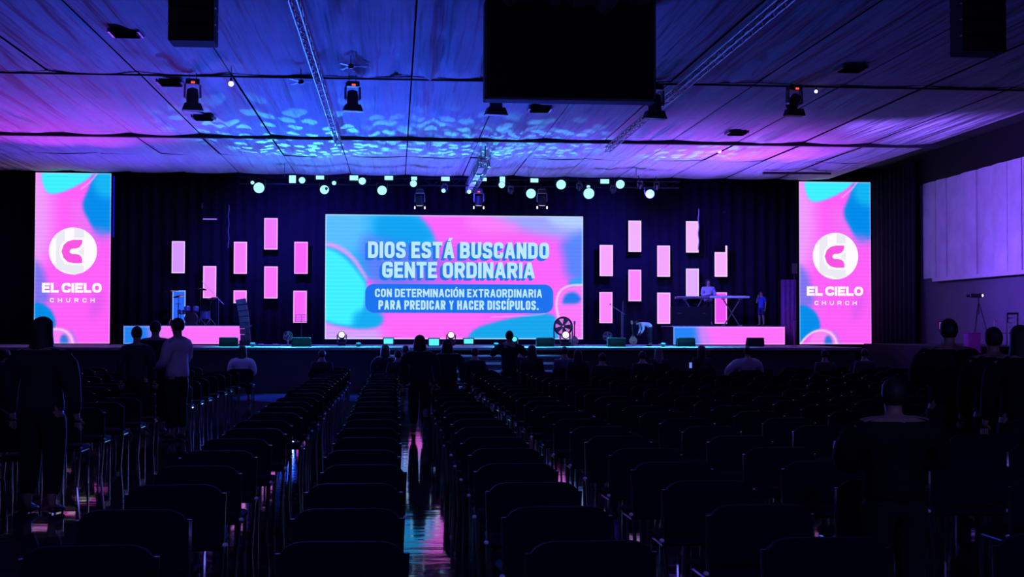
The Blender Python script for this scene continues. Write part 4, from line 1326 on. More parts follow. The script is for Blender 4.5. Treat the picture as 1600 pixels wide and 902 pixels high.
# moving heads standing on the stage and hanging from the roof
def moving_head(x, y, z, label, up=True, s=1.0, glow=None, tilt=0.0, pan=0.0, group=None, legs=False, red=False):
    e = empty('moving_head', (x, y, z), pan, label, 'stage light', group)
    k = 1 if up else -1
    MB().box((0, 0, k * .07 * s), (.34 * s, .30 * s, .14 * s), ch=.02).obj('base', black, e)
    for sx in (-1, 1):
        MB().prism([(sx * .17 * s, k * .14 * s), (sx * .21 * s, k * .14 * s), (sx * .22 * s, k * .46 * s), (sx * .17 * s, k * .50 * s)], -.07 * s, .07 * s).obj('yoke_arm', grey, e)
    M = Matrix.Translation((0, 0, k * .42 * s)) @ Matrix.Rotation(tilt, 4, 'X')
    hd = MB().lathe([(.05 * s, -.2 * s), (.13 * s, -.17 * s), (.155 * s, 0), (.15 * s, .14 * s), (.165 * s, .2 * s)], 18, M).obj('lamp_head', black, e, True)
    MB().lathe([(.13 * s, .2 * s), (.13 * s, .215 * s)], 18, M).obj('lens', glow or grey, hd, True)
    if red: MB().box((0, -.16 * s, k * .09 * s), (.10 * s, .02, .05 * s)).obj('status_light', redglow, e)
    if legs:
        for sx in (-1, 1): MB().box((sx * .2 * s, -.02, k * .72 * s), (.05 * s, .06, .10 * s)).obj('glow_block', warmglow, e)  # self-glowing blocks give the head its bright lower ends
    return e
p = at(534, 537, 62.5); moving_head(p.x, 62.5, STAGE_H, 'moving head light standing on the stage left, before the wide screen', True, 1.05, warmglow, PI / 2 - .25)
p = at(704.5, 537, 62.5); moving_head(p.x, 62.5, STAGE_H, 'moving head light standing before the middle of the wide screen', True, 1.05, warmglow, PI / 2 - .25)
p = at(803.5, 533, 58.5); moving_head(p.x, 58.5, STAGE_H, 'small cyan lamp on the stage beside the head of the man taking a picture', True, .8, cyanglow, PI / 2)

# big round drum fan with a lamp before it
p = at(880, 515, 62.0)
fan = empty('stage_fan', (p.x, 62.0, STAGE_H), 0, 'big round caged fan behind a bright lamp, before the right end of the wide screen', 'fan')
M = drumM(0, 0, .90, PI / 2)
for r_ in (.10, .16, .22, .28, .34, .39):
    mbr = MB().tube([M @ Vector((r_ * math.cos(2 * PI * k / 24), r_ * math.sin(2 * PI * k / 24), .12)) for k in range(25)], .009, 5, False); mbr.obj('cage_ring', grey, fan)
hs = MB()
hs.tube([M @ Vector((.41 * math.cos(2 * PI * k / 24), .41 * math.sin(2 * PI * k / 24), 0)) for k in range(25)], .05, 6, False).obj('fan_shroud', black, fan)
for k in range(5):
    t = 2 * PI * k / 5
    MB().prism([(.03, -.05), (.34, -.16), (.38, .10), (.03, .05)], -.008, .008, Matrix.Translation((0, 0, .90)) @ Matrix.Rotation(t, 4, 'Y') @ Matrix.Rotation(.4, 4, 'X')).obj('fan_blade', grey, fan)
for sx in (-1, 1): MB().prism([(sx * .42, .90), (sx * .46, .90), (sx * .46, 0), (sx * .38, 0)], -.05, .05).obj('fan_leg', grey, fan)
MB().box((0, 0, .03), (.9, .4, .05), ch=.01).obj('fan_foot', grey, fan)
moving_head(p.x, 61.3, STAGE_H, 'moving head light glowing before the big round fan', True, 1.15, warmglow, PI / 2 - .1)
for px, Y, lab in ((450, 61.5, 'small pale fan standing left of the music stand floor monitor'), (949, 61.5, 'small round fan left of the tall microphone stand')):
    p = at(px, 520, Y)
    f2 = empty('stage_fan', (p.x, Y, STAGE_H), 0, lab, 'fan')
    M = drumM(0, 0, .44, PI / 2)
    for r_ in (.08, .15, .21):
        MB().tube([M @ Vector((r_ * math.cos(2 * PI * k / 20), r_ * math.sin(2 * PI * k / 20), .06)) for k in range(21)], .008, 5, False).obj('cage_ring', alu, f2)
    for k in range(4):
        MB().prism([(.02, -.02), (.18, -.06), (.19, .04), (.02, .02)], -.006, .006, Matrix.Translation((0, 0, .44)) @ Matrix.Rotation(2 * PI * k / 4, 4, 'Y') @ Matrix.Rotation(.4, 4, 'X')).obj('fan_blade', grey, f2)
    MB().tube([(0, .02, 0.03), (0, .02, .26)], .03, 8).obj('neck', alu, f2)
    MB().lathe([(.18, 0), (.18, .02), (.05, .05)], 18).obj('base', grey, f2, True)
# cable heaps and pedals on the stage
random.seed(5)
for px, lab in ((407, 'effects pedal right of the left riser'), (430, 'effects pedal left of the small pale fan'), (1035, 'effects pedal behind the bending guitarist')):
    p = at(px, 535, 61.2)
    e = empty('effects_pedal', (p.x, 61.4, STAGE_H), random.uniform(-.4, .4), lab, 'pedal')
    MB().box((0, 0, .04), (.26, .16, .08), (.1, 0, 0), ch=.01).obj('pedal_case', alu, e)
    MB().lathe([(.02, .08), (.02, .1)], 10, Matrix.Translation((0, -.03, 0))).obj('foot_switch', chrome, e, True)
cab = MB()
pts = []
for i in range(60):
    t = i / 59
    pts.append((at(395 + 100 * t, 540, 61).x, 60.6 + .5 * math.sin(t * 17) + .3 * math.sin(t * 31), STAGE_H + .012))
cab.tube(pts, .012, 5)
tag(cab.obj('cable', grey), 'loose cable winding over the stage left of the wide screen', 'cable')

# violet curtain block right of the right riser
p0 = at(1222, 540, 64.0); p1 = at(1246, 437, 64.0)
vd = drape('side_curtain', p0.x, p1.x, STAGE_H, p1.z, 64.2, purple_drape, .05, .22)
tag(vd, 'short violet lit curtain between the right riser and the right side screen', 'curtain')
spot(((p0.x + p1.x) / 2, 62.2, STAGE_H + 0.3), ((p0.x + p1.x) / 2 + .2, 64.2, STAGE_H + 1.6), 26, (0.6, 0.05, 1.0), 70, 1.0)
MB().box(((p0.x + p1.x) / 2, 64.5, (STAGE_H + p1.z) / 2), (p1.x - p0.x, .3, p1.z - STAGE_H - .02)).obj('trim_4', matte)['kind'] = 'structure'
p = at(1243, 437, 64.3)
e = empty('small_loudspeaker', (p.x, 64.5, p.z), 0, 'small loudspeaker standing on top of the violet curtain block', 'loudspeaker')
MB().box((0, 0, .55), (.22, .2, .5), ch=.02).obj('cabinet', grey, e); MB().tube([(0, 0, 0), (0, 0, .32)], .02, 6).obj('pole', grey, e)

# little marks of light on the backdrop at left and right
p = at(328, 342.5, 66.0)
e = empty('strip_light', p, 0, 'thin lilac strip of light hanging high above the drum kit', 'light')
MB().box((0, 0, 0), (.66, .05, .06)).obj('tube_light', lilacglow, e)
MB().tube([(-.3, 0, .03), (-.3, 0, 9.66 - p.z)], .006, 5).obj('wire', black, e); MB().tube([(.3, 0, .03), (.3, 0, 9.66 - p.z)], .006, 5).obj('wire', black, e)
def hanging_rope(px, py0, py1, Y, lab, r=.02, m=None):
    a = at(px, py0, Y); b = at(px, py1, Y)
    mb = MB(); n = 14
    mb.tube([(a.x + .02 * math.sin(i * 1.3), Y, a.z + (b.z - a.z) * i / n) for i in range(n + 1)] , r, 6)
    e = empty('hanging_cable', (a.x, Y, b.z), 0, lab, 'cable')
    o = mb.obj('cable_drop', m or alu, None)
    o.parent = e; o.location = (-a.x, -Y, -b.z)
    MB().tube([(0, 0, a.z - b.z), (0, 0, 9.66 - b.z)], .004, 4).obj('suspension_wire', black, e)
spot((at(357.5, 350, 64).x + .8, 62.6, 3.0), at(357.5, 350, 65.9), 30, (0.5, .5, 1.0), 40, 1.0)
hanging_rope(357.5, 320, 388, 65.9, 'thin pale cable hanging above the drum kit')
hanging_rope(1091.5, 326, 391, 65.9, 'knotted cable hanging along the highest outer right panel', .028)
hanging_rope(316, 318, 326, 65.9, 'short pale rope end hanging at upper left of the backdrop')
p = at(1131.5, 331.5, 66.0)
tag(MB().lathe([(.05, -.04), (.09, 0), (.05, .05)], 12, Matrix.Translation(p)).obj('hanging_lamp', grey, None, True), 'small grey lamp high at the right of the backdrop', 'lamp')
MB().tube([p + Vector((0, 0, .05)), Vector((p.x, p.y, 9.68))], .006, 5).obj('lamp_cord', black, bpy.data.objects['hanging_lamp'])

# ------------------------------------------------------------------ lighting truss over the stage
YT = 61.5
zt = at(700, 290, YT).z
xa = at(388, 288, YT).x; xb = at(1048, 292, YT).x
tr = empty('lighting_truss', ((xa + xb) / 2, YT, zt + .15), 0, 'long black lighting truss hanging across the stage above the wide screen', 'truss')
Lh = (xb - xa) / 2 + .4
for sy in (-1, 1):
    for sz in (-1, 1):
        MB().tube([(-Lh, sy * .15, sz * .15), (Lh, sy * .15, sz * .15)], .025, 6).obj('chord', matte, tr)
lc = MB()
nn = 44
for i in range(nn):
    x0 = -Lh + 2 * Lh * i / nn; x1 = -Lh + 2 * Lh * (i + 1) / nn; s = 1 if i % 2 else -1
    for sy in (-1, 1): lc.tube([(x0, sy * .15, -s * .15), (x1, sy * .15, s * .15)], .012, 4)
    for sz in (-1, 1): lc.tube([(x0, -s * .15, sz * .15), (x1, s * .15, sz * .15)], .012, 4)
lc.obj('lacing', matte, tr)['kind'] = 'stuff'
for x in (-Lh * .8, -Lh * .3, Lh * .3, Lh * .8):
    MB().tube([(x, 0, .15), (x, 0, CEIL - zt - .1)], .012, 5).obj('hoist_chain', grey, tr)

ROUND = [(404.7, 293.5, .5), (507, 296.4, .42), (597, 297.6, .44), (829.5, 302.5, .46), (920, 302.5, .52), (1015.5, 303, .42)]
SMALL = [(394.6, 285.4, .17), (472, 281.7, .3), (522, 286, .2), (566, 283, .34), (693, 298, .2), (733, 299.5, .2), (876.6, 288.5, .46), (919.3, 292, .17), (969, 288, .42), (646, 287, .32), (784, 289, .30)]
RECT = [(457, 280, .30, .34), (500, 277.5, .36, .17), (553, 278, .38, .22), (607.5, 278.2, .38, .18), (696, 279.5, .38, .18), (748, 280.2, .2, .14), (757, 280.4, .2, .14), (785, 283, .24, .40), (835, 282, .36, .18), (945, 283.5, .40, .2), (647, 279, .26, .16)]
def par(px, py, d, kind, i):
    Y = YT - .35
    p = at(px, py, Y)
    names = {'r': 'large round cyan lamp hanging under the lighting truss', 's': 'small round cyan lamp on the lighting truss', 'q': 'rectangular cyan lamp on top of the lighting truss'}
    side = 'above the left of the stage' if px < 500 else ('above the left half of the wide screen' if px < 705 else ('above the right half of the wide screen' if px < 915 else 'right of the wide screen'))
    lst = {'r': ROUND, 's': SMALL, 'q': RECT}[kind]
    ordn = sorted(l[0] for l in lst).index(px) + 1
    words = ['first', 'second', 'third', 'fourth', 'fifth', 'sixth', 'seventh', 'eighth', 'ninth', 'tenth', 'eleventh', 'twelfth']
    e = empty('stage_lamp', p, 0, '%s, %s from the left' % (names[kind], words[ordn - 1]), 'stage light', 'lamps of the lighting truss')
    r = d / 2
    if kind == 'q': return e, p
    M = Matrix.Translation((0, 0, 0)) @ Matrix.Rotation(PI / 2 + .25, 4, 'X')
    MB().lathe([(r * .5, -.34), (r * .85, -.28), (r * 1.06, -.02), (r * 1.06, .02), (r * .98, .02)], 18, M).obj('lamp_housing', black, e, True)
    MB().lathe([(r * .96, .0), (r * .96, .025)], 18, M).obj('lens', lampglow, e.children[0], True)
    MB().tube([(0, .12, r + .12), (0, .2, max(.14, zt - p.z + .02))], .02, 6).obj('clamp', black, e)
    MB().tube([(-r * 1.1, .12, 0), (-r * 1.1, .12, r + .12), (r * 1.1, .12, r + .12), (r * 1.1, .12, 0)], .014, 5).obj('yoke', grey, e)
    return e, p
for i, (x, y, d) in enumerate(ROUND): par(x, y, d, 'r', i)
for i, (x, y, d) in enumerate(SMALL): par(x, y, d, 's', i)
for i, (x, y, w, h) in enumerate(RECT):
    e, p = par(x, y, .3, 'q', i)
    MB().box((0, .08, 0), (w + .05, .14, h + .05), ch=.01).obj('lamp_housing', black, e)
    MB().box((0, 0, 0), (w, .02, h), ch=.005).obj('lens', lampglow, e)
    MB().tube([(0, .12, 0), (0, .2, min(-.05, zt + .15 - p.z))], .02, 6).obj('clamp', black, e)
for px, pyt, lab in ((656, 297, 'hanging moving head under the truss, left one of three above the wide screen'), (748, 297, 'hanging moving head with a red display, middle one of three above the wide screen'), (847, 297, 'hanging moving head under the truss, right one of three above the wide screen')):
    p = at(px, pyt, YT - .5)
    moving_head(p.x, YT - .5, p.z, lab, False, 1.12, warmglow, PI + .2, 0, 'moving heads above the wide screen', legs=True, red=(px == 748))
    MB().tube([(0, .42, .06), (0, .42, zt + .1 - p.z)], .03, 6).obj('hanger', black, bpy.data.objects[list(o.name for o in COL.objects if o.name.startswith('moving_head'))[-1]])
    MB().box((0, 0.2, 0.06), (.3, .6, .05)).obj('clamp_bar', black, bpy.data.objects[list(o.name for o in COL.objects if o.name.startswith('moving_head'))[-1]])
for px, py in ((695, 290), (798, 293), (905, 288), (510, 290), (958, 292), (1000, 285), (1026, 286)):
    p = at(px, py, YT - .3)
    side = {695: 'between the left and middle hanging moving heads', 798: 'between the middle and right hanging moving heads', 905: 'just left of the fifth round lamp', 510: 'beside the second round lamp', 958: 'right of the fifth round lamp', 1000: 'left of the last round lamp', 1026: 'right of the last round lamp'}[px]
    moving_head(p.x, YT - .3, p.z + .1, 'unlit small spotlight on the truss ' + side, False, .62, grey, PI + .5 + .2 * math.sin(px), .3 * math.cos(px))
    MB().tube([(0, 0, 0), (0, .25, .22)], .02, 6).obj('clamp', black, bpy.data.objects[[o.name for o in COL.objects if o.name.startswith('moving_head')][-1]])

# moving heads under the ceiling seam
for px, py, sc_, tl, red, lab in ((301, 124, 1.15, .1, True, 'black moving head hanging under the ceiling, leftmost'), (551, 128, 1.1, 0, True, 'black moving head with a red light hanging left of the black box'),
                              (775, 128, 1.25, 0, False, 'black moving head peeping out below the left end of the hanging black box'), (1023, 132, 1.3, 0, False, 'black moving head at the lower right corner of the hanging black box'),
                              (1241, 134, 1.15, .9, True, 'tilted black moving head with a red light, rightmost under the ceiling')):
    p = at(px, py, 39.6)
    m_h = moving_head(p.x, 39.6, p.z, lab, False, sc_, grey, PI + tl, .2, 'moving heads under the ceiling')
    if red:
        MB().box((0, -.17 * sc_, -.12), (.11, .03, .06), ch=.008).obj('status_light', redglow, m_h)
    MB().tube([(-.1, 0, 0), (-.1, 0, 9.66 - p.z)], .012, 5).obj('hanger', black, m_h); MB().tube([(.1, 0, 0), (.1, 0, 9.66 - p.z)], .012, 5).obj('hanger', black, m_h)
    MB().prism([(-.2 * sc_, -.62 * sc_), (.2 * sc_, -.62 * sc_), (.27 * sc_, -.8 * sc_), (-.27 * sc_, -.8 * sc_)], -.15, .15).obj('barn_door', black, m_h)

# bare bulbs below the ceiling
for px, py, Y, r_, lab in ((361, 131, 38.5, .075, 'glowing white bulb right of the leftmost moving head'), (1275, 143, 40, .05, 'small glowing bulb right of the rightmost moving head'), (1124, 236, 56, .085, 'glowing white bulb low over the right of the stage ceiling')):
    p = at(px, py, Y)
    e = empty('bare_bulb', p, 0, lab, 'bulb')
    MB().ball((0, 0, 0), r_, 12, 8).obj('bulb', emitter((240, 240, 255), 3.0), e, True)
    MB().tube([(0, 0, r_ * .8), (0, 0, r_ * 2.2)], r_ * .5, 8).obj('socket', black, e)
    MB().tube([(0, 0, r_ * 2), (0, 0, 9.66 - p.z)], .01, 5).obj('cord', black, e)
# ceiling vents: square diffusers and two fans
for px, py, lab in ((197, 48, 'dark square ceiling vent at upper left, biggest'), (267, 126, 'small dark ceiling vent left of the leftmost moving head'), (318, 181, 'small dark ceiling vent below the leftmost moving head'),
                    (843, 168, 'dark ceiling vent with pale rims under the hanging black box'), (1151, 205, 'small dark ceiling vent left of the rightmost moving head'), (1330, 104, 'large dark sagging vent opening at upper right')):
    d = at(px, py, 10); t = (CEIL - .12 - CAM_Z) / (d.z - CAM_Z)
    x, y = d.x * t, 10 * t
    e = empty('ceiling_vent', (x, y, CEIL - .17), 0, lab, 'vent', 'ceiling vents')
    MB().box((0, 0, 0), (.62, .62, .12), ch=.01).obj('vent_box', seam_m, e)
    for s in (-1, 1): MB().box((s * .36, 0, -.01), (.05, .7, .1)).obj('rim', grey, e)
    for k in range(4): MB().box((0, -.22 + .145 * k, -.075), (.6, .04, .03), (.6, 0, 0)).obj('slat', black, e)
for px, py, Y, lab in ((470, 128, 38.8, 'small ceiling fan left of the roof truss'), (1150, 131, 40.5, 'small ceiling fan right of the hanging black box'), (548, 104, 37, 'small ceiling fan above the second moving head')):
    p = at(px, py, Y)
    e = empty('ceiling_fan', p, 0, lab, 'fan', 'ceiling fans')
    MB().lathe([(.05, -.06), (.09, -.02), (.07, .06)], 12).obj('motor', black, e, True)
    MB().tube([(0, 0, .05), (0, 0, 9.66 - p.z)], .012, 5).obj('rod', black, e)
    for k in range(3):
        MB().box((.3 * math.cos(2.1 * k), .3 * math.sin(2.1 * k), 0), (.5, .1, .012), (0.1, 0, 2.1 * k)).obj('blade', black, e)
# fluorescent-less dark strip fixtures by the right
for px, py, lab in ((1245, 271, 'flat dark fitting hung under the ceiling above the right side screen'),):
    d = at(px, py, 10); t = (CEIL - .25 - CAM_Z) / (d.z - CAM_Z)
    e = empty('ceiling_fitting', (d.x * t, 10 * t, CEIL - .25), 0, lab, 'ceiling fitting')
    MB().box((0, 0, 0), (3.2, .25, .1), ch=.01).obj('fitting_tray', black, e)
    for s in (-1, 1): MB().tube([(s * 1.4, 0, .05), (s * 1.4, 0, .25)], .01, 5).obj('hanger', black, e)

# hanging black boxes
def hung_box(px0, px1, pyb, Y, top, d, lab, cat, name, modules=0):
    a = at(px0, pyb, Y); b = at(px1, pyb, Y); w = b.x - a.x
    e = empty(name, ((a.x + b.x) / 2, Y + d / 2, a.z), 0, lab, cat)
    h = top - a.z
    if modules:
        mh = .30
        n = int(h / mh)
        for k in range(modules):
            MB().box((0, 0, mh * (k + .5)), (w, d, mh - .012), ch=.012).obj('speaker_module', matte, e)
            for s in (-1, 1): MB().box((s * (w / 2 + .015), -d / 2 + .05, mh * (k + 1)), (.03, .05, .03), ch=.005).obj('rigging_pin', alu, e)
        ztop = mh * modules
    else:
        MB().box((0, 0, h / 2), (w, d, h), ch=.02).obj('screen_case', matte, e)
        ztop = h
        for s in (-1, 1):
            MB().box((s * (w / 2 - .03), -d / 2 - .01, h / 2), (.05, .02, h)).obj('edge_profile', black, e)
        MB().box((0, -d / 2 - .01, .03), (w, .02, .05)).obj('edge_profile', black, e)
    for s in (-1, 1): MB().tube([(s * w * .35, 0, ztop - .01), (s * w * .35, 0, 9.66 - a.z)], .012, 5).obj('hanger', black, e)
    return e
hung_box(757, 1025, 155, 30, 9.64, .5, 'huge black box hanging from the ceiling right of the middle', 'hanging box', 'hanging_box')
hung_box(262, 334, 63, 24, 8.9, .6, 'black hanging speaker stack at upper left with shiny rigging pins', 'loudspeaker', 'line_array', 5)
hung_box(1505, 1573, 80, 24, 8.9, .6, 'black hanging speaker stack at upper right', 'loudspeaker', 'line_array', 5)

# ------------------------------------------------------------------ right hand side stage with camera tripod
SPX0, SPZ = 19.6, 1.05
sdp = MB().box(((SPX0 + XR - .3) / 2, 50.5, (SPZ + FLOOR) / 2), (XR - SPX0 - .3, 9, SPZ - FLOOR)).obj('side_platform', matte)
tag(sdp, 'dark raised platform along the right hand wall', 'platform')
def onplat(px, Y): return at(px, 530, Y).x
tx = at(1529, 500, 48.6).x
tp = empty('camera_tripod', (tx, 48.6, SPZ), 0, 'tripod with a camera showing a white light, standing on the right hand platform', 'tripod')
TH = at(1529, 462, 48.6).z - SPZ
for k in range(3):
    t = 2 * PI * k / 3 + PI / 2
    MB().tube([(.42 * math.cos(t), .42 * math.sin(t), .01), (.03 * math.cos(t), .03 * math.sin(t), TH - .3)], .018, 6).obj('leg', black, tp)
MB().tube([(0, 0, TH - .7), (0, 0, TH - .05)], .022, 6).obj('column', black, tp)
MB().box((-.12, 0, TH + .0), (.44, .14, .16), ch=.02).obj('camera_body', black, tp)
MB().lathe([(.05, -.1), (.055, .08)], 12, drumM(-.38, 0, TH, 0, PI / 2)).obj('lens', black, tp, True)
MB().ball((.13, -.08, TH + .0), (.035, .02, .055)).obj('status_lamp', emitter((240, 235, 255), 1.5), tp, True)
# ladder back chair
cxx = at(1577, 500, 48.5).x
lb = empty('ladder_back_chair', (cxx, 48.5, SPZ), .1, 'ladder back chair with pale slats, on the platform at far right', 'chair')
for sx in (-1, 1):
    MB().box((sx * .21, -.2, .62), (.045, .045, 1.24), (0.04, 0, 0)).obj('back_post', black, lb)
    MB().box((sx * .21, .2, .22), (.045, .045, .44)).obj('leg', black, lb)
for z in (1.2, 1.03, .86, .70): MB().box((0, -.21, z), (.40, .02, .075)).obj('slat', white_m if z < 1.1 else black, lb)
MB().box((0, 0, .46), (.46, .46, .04), ch=.01).obj('seat', black, lb)
e = empty('violet_crate', (at(1521, 532, 45.6).x, 45.7, FLOOR), 0, 'violet crate standing before the right hand platform', 'crate')
cz = at(1521, 521, 45.6).z - FLOOR
MB().box((0, 0, cz / 2), (.46, .4, cz), ch=.02).obj('crate_body', cloth((0.45, 0.12, 0.6)), e)
MB().box((0, 0, cz + .01), (.5, .44, .03), ch=.008).obj('lid', cloth((0.35, 0.1, 0.5)), e)
spot(at(1521, 470, 43.5), at(1521, 528, 45.6), 30, (0.6, 0.1, 1.0), 40, 1.0)
tbl = empty('pulpit_frame', (at(1563, 520, 48.2).x, 48.2, SPZ), 0, 'thin pale metal frame stand left of the ladder back chair', 'stand')
hgt = at(1563, 501, 48.2).z - SPZ
MB().tube([(-.22, 0, 0), (-.22, 0, hgt), (-.04, 0, hgt + .02)], .018, 6).obj('post', alu, tbl)
MB().tube([(.30, 0, 0), (.30, 0, hgt - .08)], .018, 6).obj('post', alu, tbl)
MB().tube([(-.22, 0, .05), (.30, 0, .05)], .014, 6).obj('rail', alu, tbl)
p = at(1592, 524, 47)
e = empty('violet_lamp_bar', (p.x, 47, 1.15), 0, 'short violet lamp bar at the far right edge below the ladder back chair', 'lamp')
for k in (-1, 1): MB().box((k * .11, 0, p.z - 1.15), (.16, .06, .11), ch=.015).obj('lamp_cell', emitter((190, 60, 255)), e)
MB().box((0, .05, p.z - 1.15), (.5, .06, .14)).obj('lamp_case', black, e)
MB().tube([(0, .05, SPZ - 1.15), (0, .05, p.z - 1.2)], .02, 6).obj('post', black, e)
p = at(1472, 509, 45.6)
p.z -= FLOOR
e = empty('small_monitor', (p.x, 45.6, FLOOR), 0, 'small pink lit display on a pole, left of the broad dark standing figure', 'monitor')
MB().box((0, 0, p.z), (.28, .04, .30), ch=.01).obj('monitor_case', black, e)
MB().box((0.0, -.025, p.z), (.22, .01, .24)).obj('display', emitter((150, 70, 170)), e)
MB().tube([(0, .02, .02), (0, .02, p.z - .1)], .02, 6).obj('pole', black, e)
MB().lathe([(.2, 0), (.2, .02), (.03, .04)], 16, Matrix.Translation((0, .02, 0))).obj('base', black, e, True)

# wash lamps on the stage front which throw the colour on the ceiling
for px, lab in ((395, 'small wash lamp on the stage edge at the end of the left riser'), (560, 'small wash lamp on the stage edge right of the left moving head'), (775, 'small wash lamp on the stage edge left of the man taking a picture'), (1036, 'small wash lamp on the stage edge behind the guitarist')):
    p = at(px, 543, 58.3)
    e = empty('wash_lamp', (p.x, 58.3, STAGE_H), 0, lab, 'stage light', 'wash lamps on the stage edge')
    MB().lathe([(.06, 0), (.1, .03), (.11, .16), (.10, .16)], 14, Matrix.Rotation(.3, 4, 'X')).obj('lamp_housing', black, e, True)
    MB().lathe([(.09, .155), (.09, .165)], 14, Matrix.Rotation(.3, 4, 'X')).obj('lens', blueglow, e, True)

# ------------------------------------------------------------------ chairs
def chair_parts(low=False):
    P = {}
    n = 3 if low else 6
    # backrest: outline with rounded top corners, bowed slightly
    def outline(w, z0, z1, r, k):
        pts = [(-w / 2, z0), (w / 2, z0)]
        for cx_, a0 in ((w / 2 - r, 0), (-w / 2 + r, 90)):
            for i in range(k + 1):
                t = math.radians(a0 + 90 * i / k)
                pts.append((cx_ + r * math.cos(t), z1 - r + r * math.sin(t)))
        return pts
    b = MB(); M = Matrix.Translation((0, -.20, 0)) @ Matrix.Rotation(.0, 4, 'X')
    o = outline(.46, .52, .86, .09, 2 if low else 4)
    sh = Matrix(((1, 0, 0, 0), (0, 1, -.16, .08), (0, 0, 1, 0), (0, 0, 0, 1)))
    b.prism(o, -.225, -.185, sh)
    P['backrest'] = (b, seat_m)
    s = MB(); s.box((0, .0, .445), (.46, .44, .06), ch=0 if low else .018)
    P['seat'] = (s, seat_m)
    legs = []
    for sx in (-1, 1):
        legs.append(MB().tube([(sx * .21, .20, 0.0), (sx * .215, .18, .43)], .012, 4 if low else 6))
        legs.append(MB().tube([(sx * .21, -.26, 0.0), (sx * .225, -.205, .43), (sx * .235, -.24, .80)], .012, 4 if low else 6))
    P['leg'] = (legs, chrome)
    brs = []  # caps added where the frames glint at the seat joints
    for sx in (-1, 1):
        brs.append(MB().box((sx * .238, -.205, .45), (.028, .05, .03)) if low else MB().ball((sx * .238, -.21, .455), (.014, .022, .015), 8, 5))
    P['bracket'] = (brs, chrome)
    fr = MB()
    for sx in (-1, 1): fr.tube([(sx * .215, -.2, .405), (sx * .215, .19, .405)], .011, 4 if low else 6)
    fr.tube([(-.215, .19, .405), (.215, .19, .405)], .011, 4 if low else 6)
    P['seat_frame'] = (fr, chrome)
    return P
def sized(mb):
    mb.v = [(v[0] * AS * 1.32, v[1] * AS * 1.1, v[2] * AS) for v in mb.v]
    return mb
CP = chair_parts()
for nm in CP:
    for m_ in (CP[nm][0] if isinstance(CP[nm][0], list) else [CP[nm][0]]): sized(m_)
CMESH = {}
CMESH['backrest'] = CP['backrest'][0].mesh('backrest', seat_m, True)
CMESH['seat'] = CP['seat'][0].mesh('seat', seat_m, True)
GLINTM = [b_.mesh('bracket', glint_m, True) for b_ in CP['bracket'][0]]
CMESH['seat_frame'] = CP['seat_frame'][0].mesh('seat_frame', chrome, True)
LEGM = [l.mesh('leg', chrome, True) for l in CP['leg'][0]]
def chair(x, y, rz, label, group, z=FLOOR):
    e = empty('chair', (x, y, z), rz, label, 'chair', group)
    for nm in ('backrest', 'seat', 'seat_frame'):
        o = bpy.data.objects.new(nm, CMESH[nm]); COL.objects.link(o); o.parent = e
    for lm in LEGM:
        o = bpy.data.objects.new('leg', lm); COL.objects.link(o); o.parent = e
    for lm in GLINTM:
        o = bpy.data.objects.new('bracket', lm); COL.objects.link(o); o.parent = e  # glint cap on the seat joint
    return e

cols = [-2.07, -0.37] + [1.33 + 1.7 * k for k in range(13)]
cols += [-5.73 - 1.7 * k for k in range(11)]
WORDS = ['nearest', 'second', 'third', 'fourth', 'fifth', 'sixth', 'seventh', 'eighth', 'ninth', 'tenth', 'eleventh', 'twelfth', 'thirteenth', 'fourteenth', 'fifteenth',
         'sixteenth', 'seventeenth', 'eighteenth', 'nineteenth', 'twentieth']
def ordn(i):
    if i < 20: return WORDS[i]
    return ('twenty-' + (['first'] + WORDS[1:9])[i - 20]) if i < 29 else 'thirtieth'
def colname(x):
    if x > 0.5:
        i = sorted([c for c in cols if c > 0.5]).index(x)
        return '%s row right of the middle aisle' % ('first' if i == 0 else ordn(i))
    if x > -2:
        return 'row left of the middle aisle' if x > -.5 else 'row right of the wide left aisle'
    i = sorted([-c for c in cols if c < -2]).index(-x)
    return '%s row left of the wide left aisle' % ('first' if i == 0 else ordn(i))
random.seed(21)
grid = []
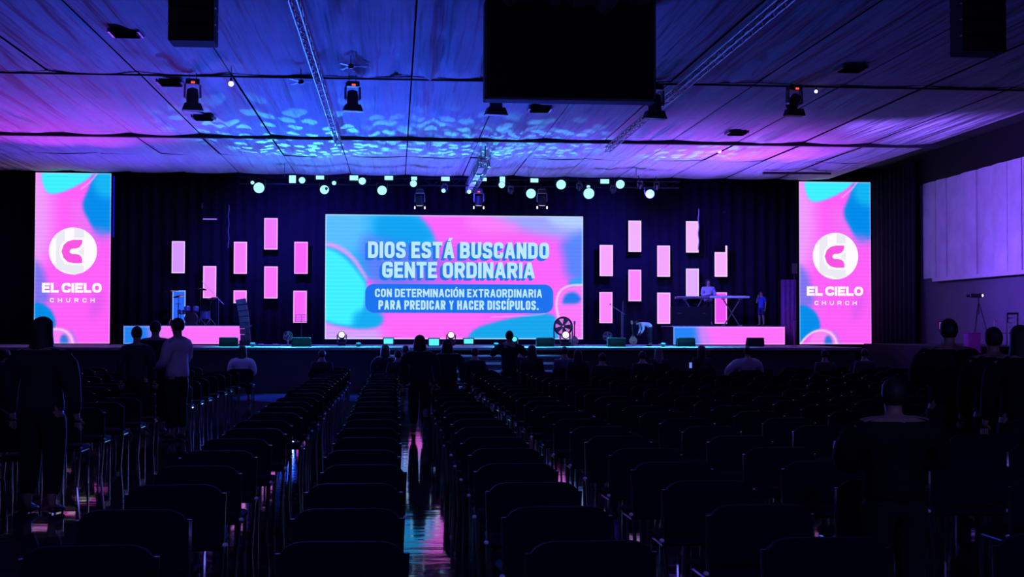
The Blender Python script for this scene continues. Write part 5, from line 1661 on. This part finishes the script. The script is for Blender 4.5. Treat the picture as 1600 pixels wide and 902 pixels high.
for c in cols:
    seen = 0
    for r in range(25):
        y = 7.95 + 1.75 * r
        x = c + random.uniform(-.03, .03)
        yy = y + random.uniform(-.06, .06)
        # keep clear of people, who bring chairs of their own
        if any(abs(x - sx) < .9 and abs(yy - sy) < 1.3 for sx, sy, _ in seated): continue
        u = 618 + x / yy * F
        if u < -90 or u > 1690: continue
        if x > 18.4 and y > 44.5: continue
        grid.append((yy, x, c, seen)); seen += 1
clear = [(o.location.x, o.location.y) for o in COL.objects if o.get('category') == 'person' and o.location.y < 52 and not any(abs(o.location.x - s[0]) < .01 and abs(o.location.y - s[1]) < .05 for s in seated)]
grid = [g for g in grid if not any(abs(g[1] - cx_) < .75 and abs(g[0] - cy_) < .80 for cx_, cy_ in clear)]
grid.sort(key=lambda g: g[0])
for sx, sy, lab in seated:
    chair(sx, sy, 0, 'padded chair with chrome legs under the ' + ' '.join(lab.replace('seated', 'sitting').split()[:9]).rstrip(','), 'occupied chairs')
NI = 300 - len(seated)
for yy, x, c, k in grid[:NI]:
    chair(x, yy, random.uniform(-.05, .05), 'padded chrome-legged chair, %s in the %s' % (ordn(k), colname(c)), 'chairs in rows')
LP = chair_parts(True)
for nm in LP:
    for m_ in (LP[nm][0] if isinstance(LP[nm][0], list) else [LP[nm][0]]): sized(m_)
vm = MB(); cm = MB()
parts_v = [LP['backrest'][0], LP['seat'][0]]; parts_c = LP['leg'][0] + LP['bracket'][0] + [LP['seat_frame'][0]]
for yy, x, c, k in grid[NI:]:
    for src, dst in [(p_, vm) for p_ in parts_v] + [(p_, cm) for p_ in parts_c]:
        dst.add([(v[0] + x, v[1] + yy, v[2] + FLOOR) for v in src.v], src.f)
far = vm.obj('distant_chairs', seat_m)
tag(far, 'rows of dark padded chairs filling the far part of the hall', 'chairs', None, 'stuff')
fc = cm.obj('chair_frames', chrome, far); fc['kind'] = 'stuff'

# lift the finished hall so that its floor lies at zero
for o in COL.objects:
    if o.parent is None: o.location.z -= FLOOR
SC.collection.children.unlink(_tmp)
bpy.data.collections.remove(_tmp)
print('chairs', len(grid), 'objects', len(bpy.data.objects))
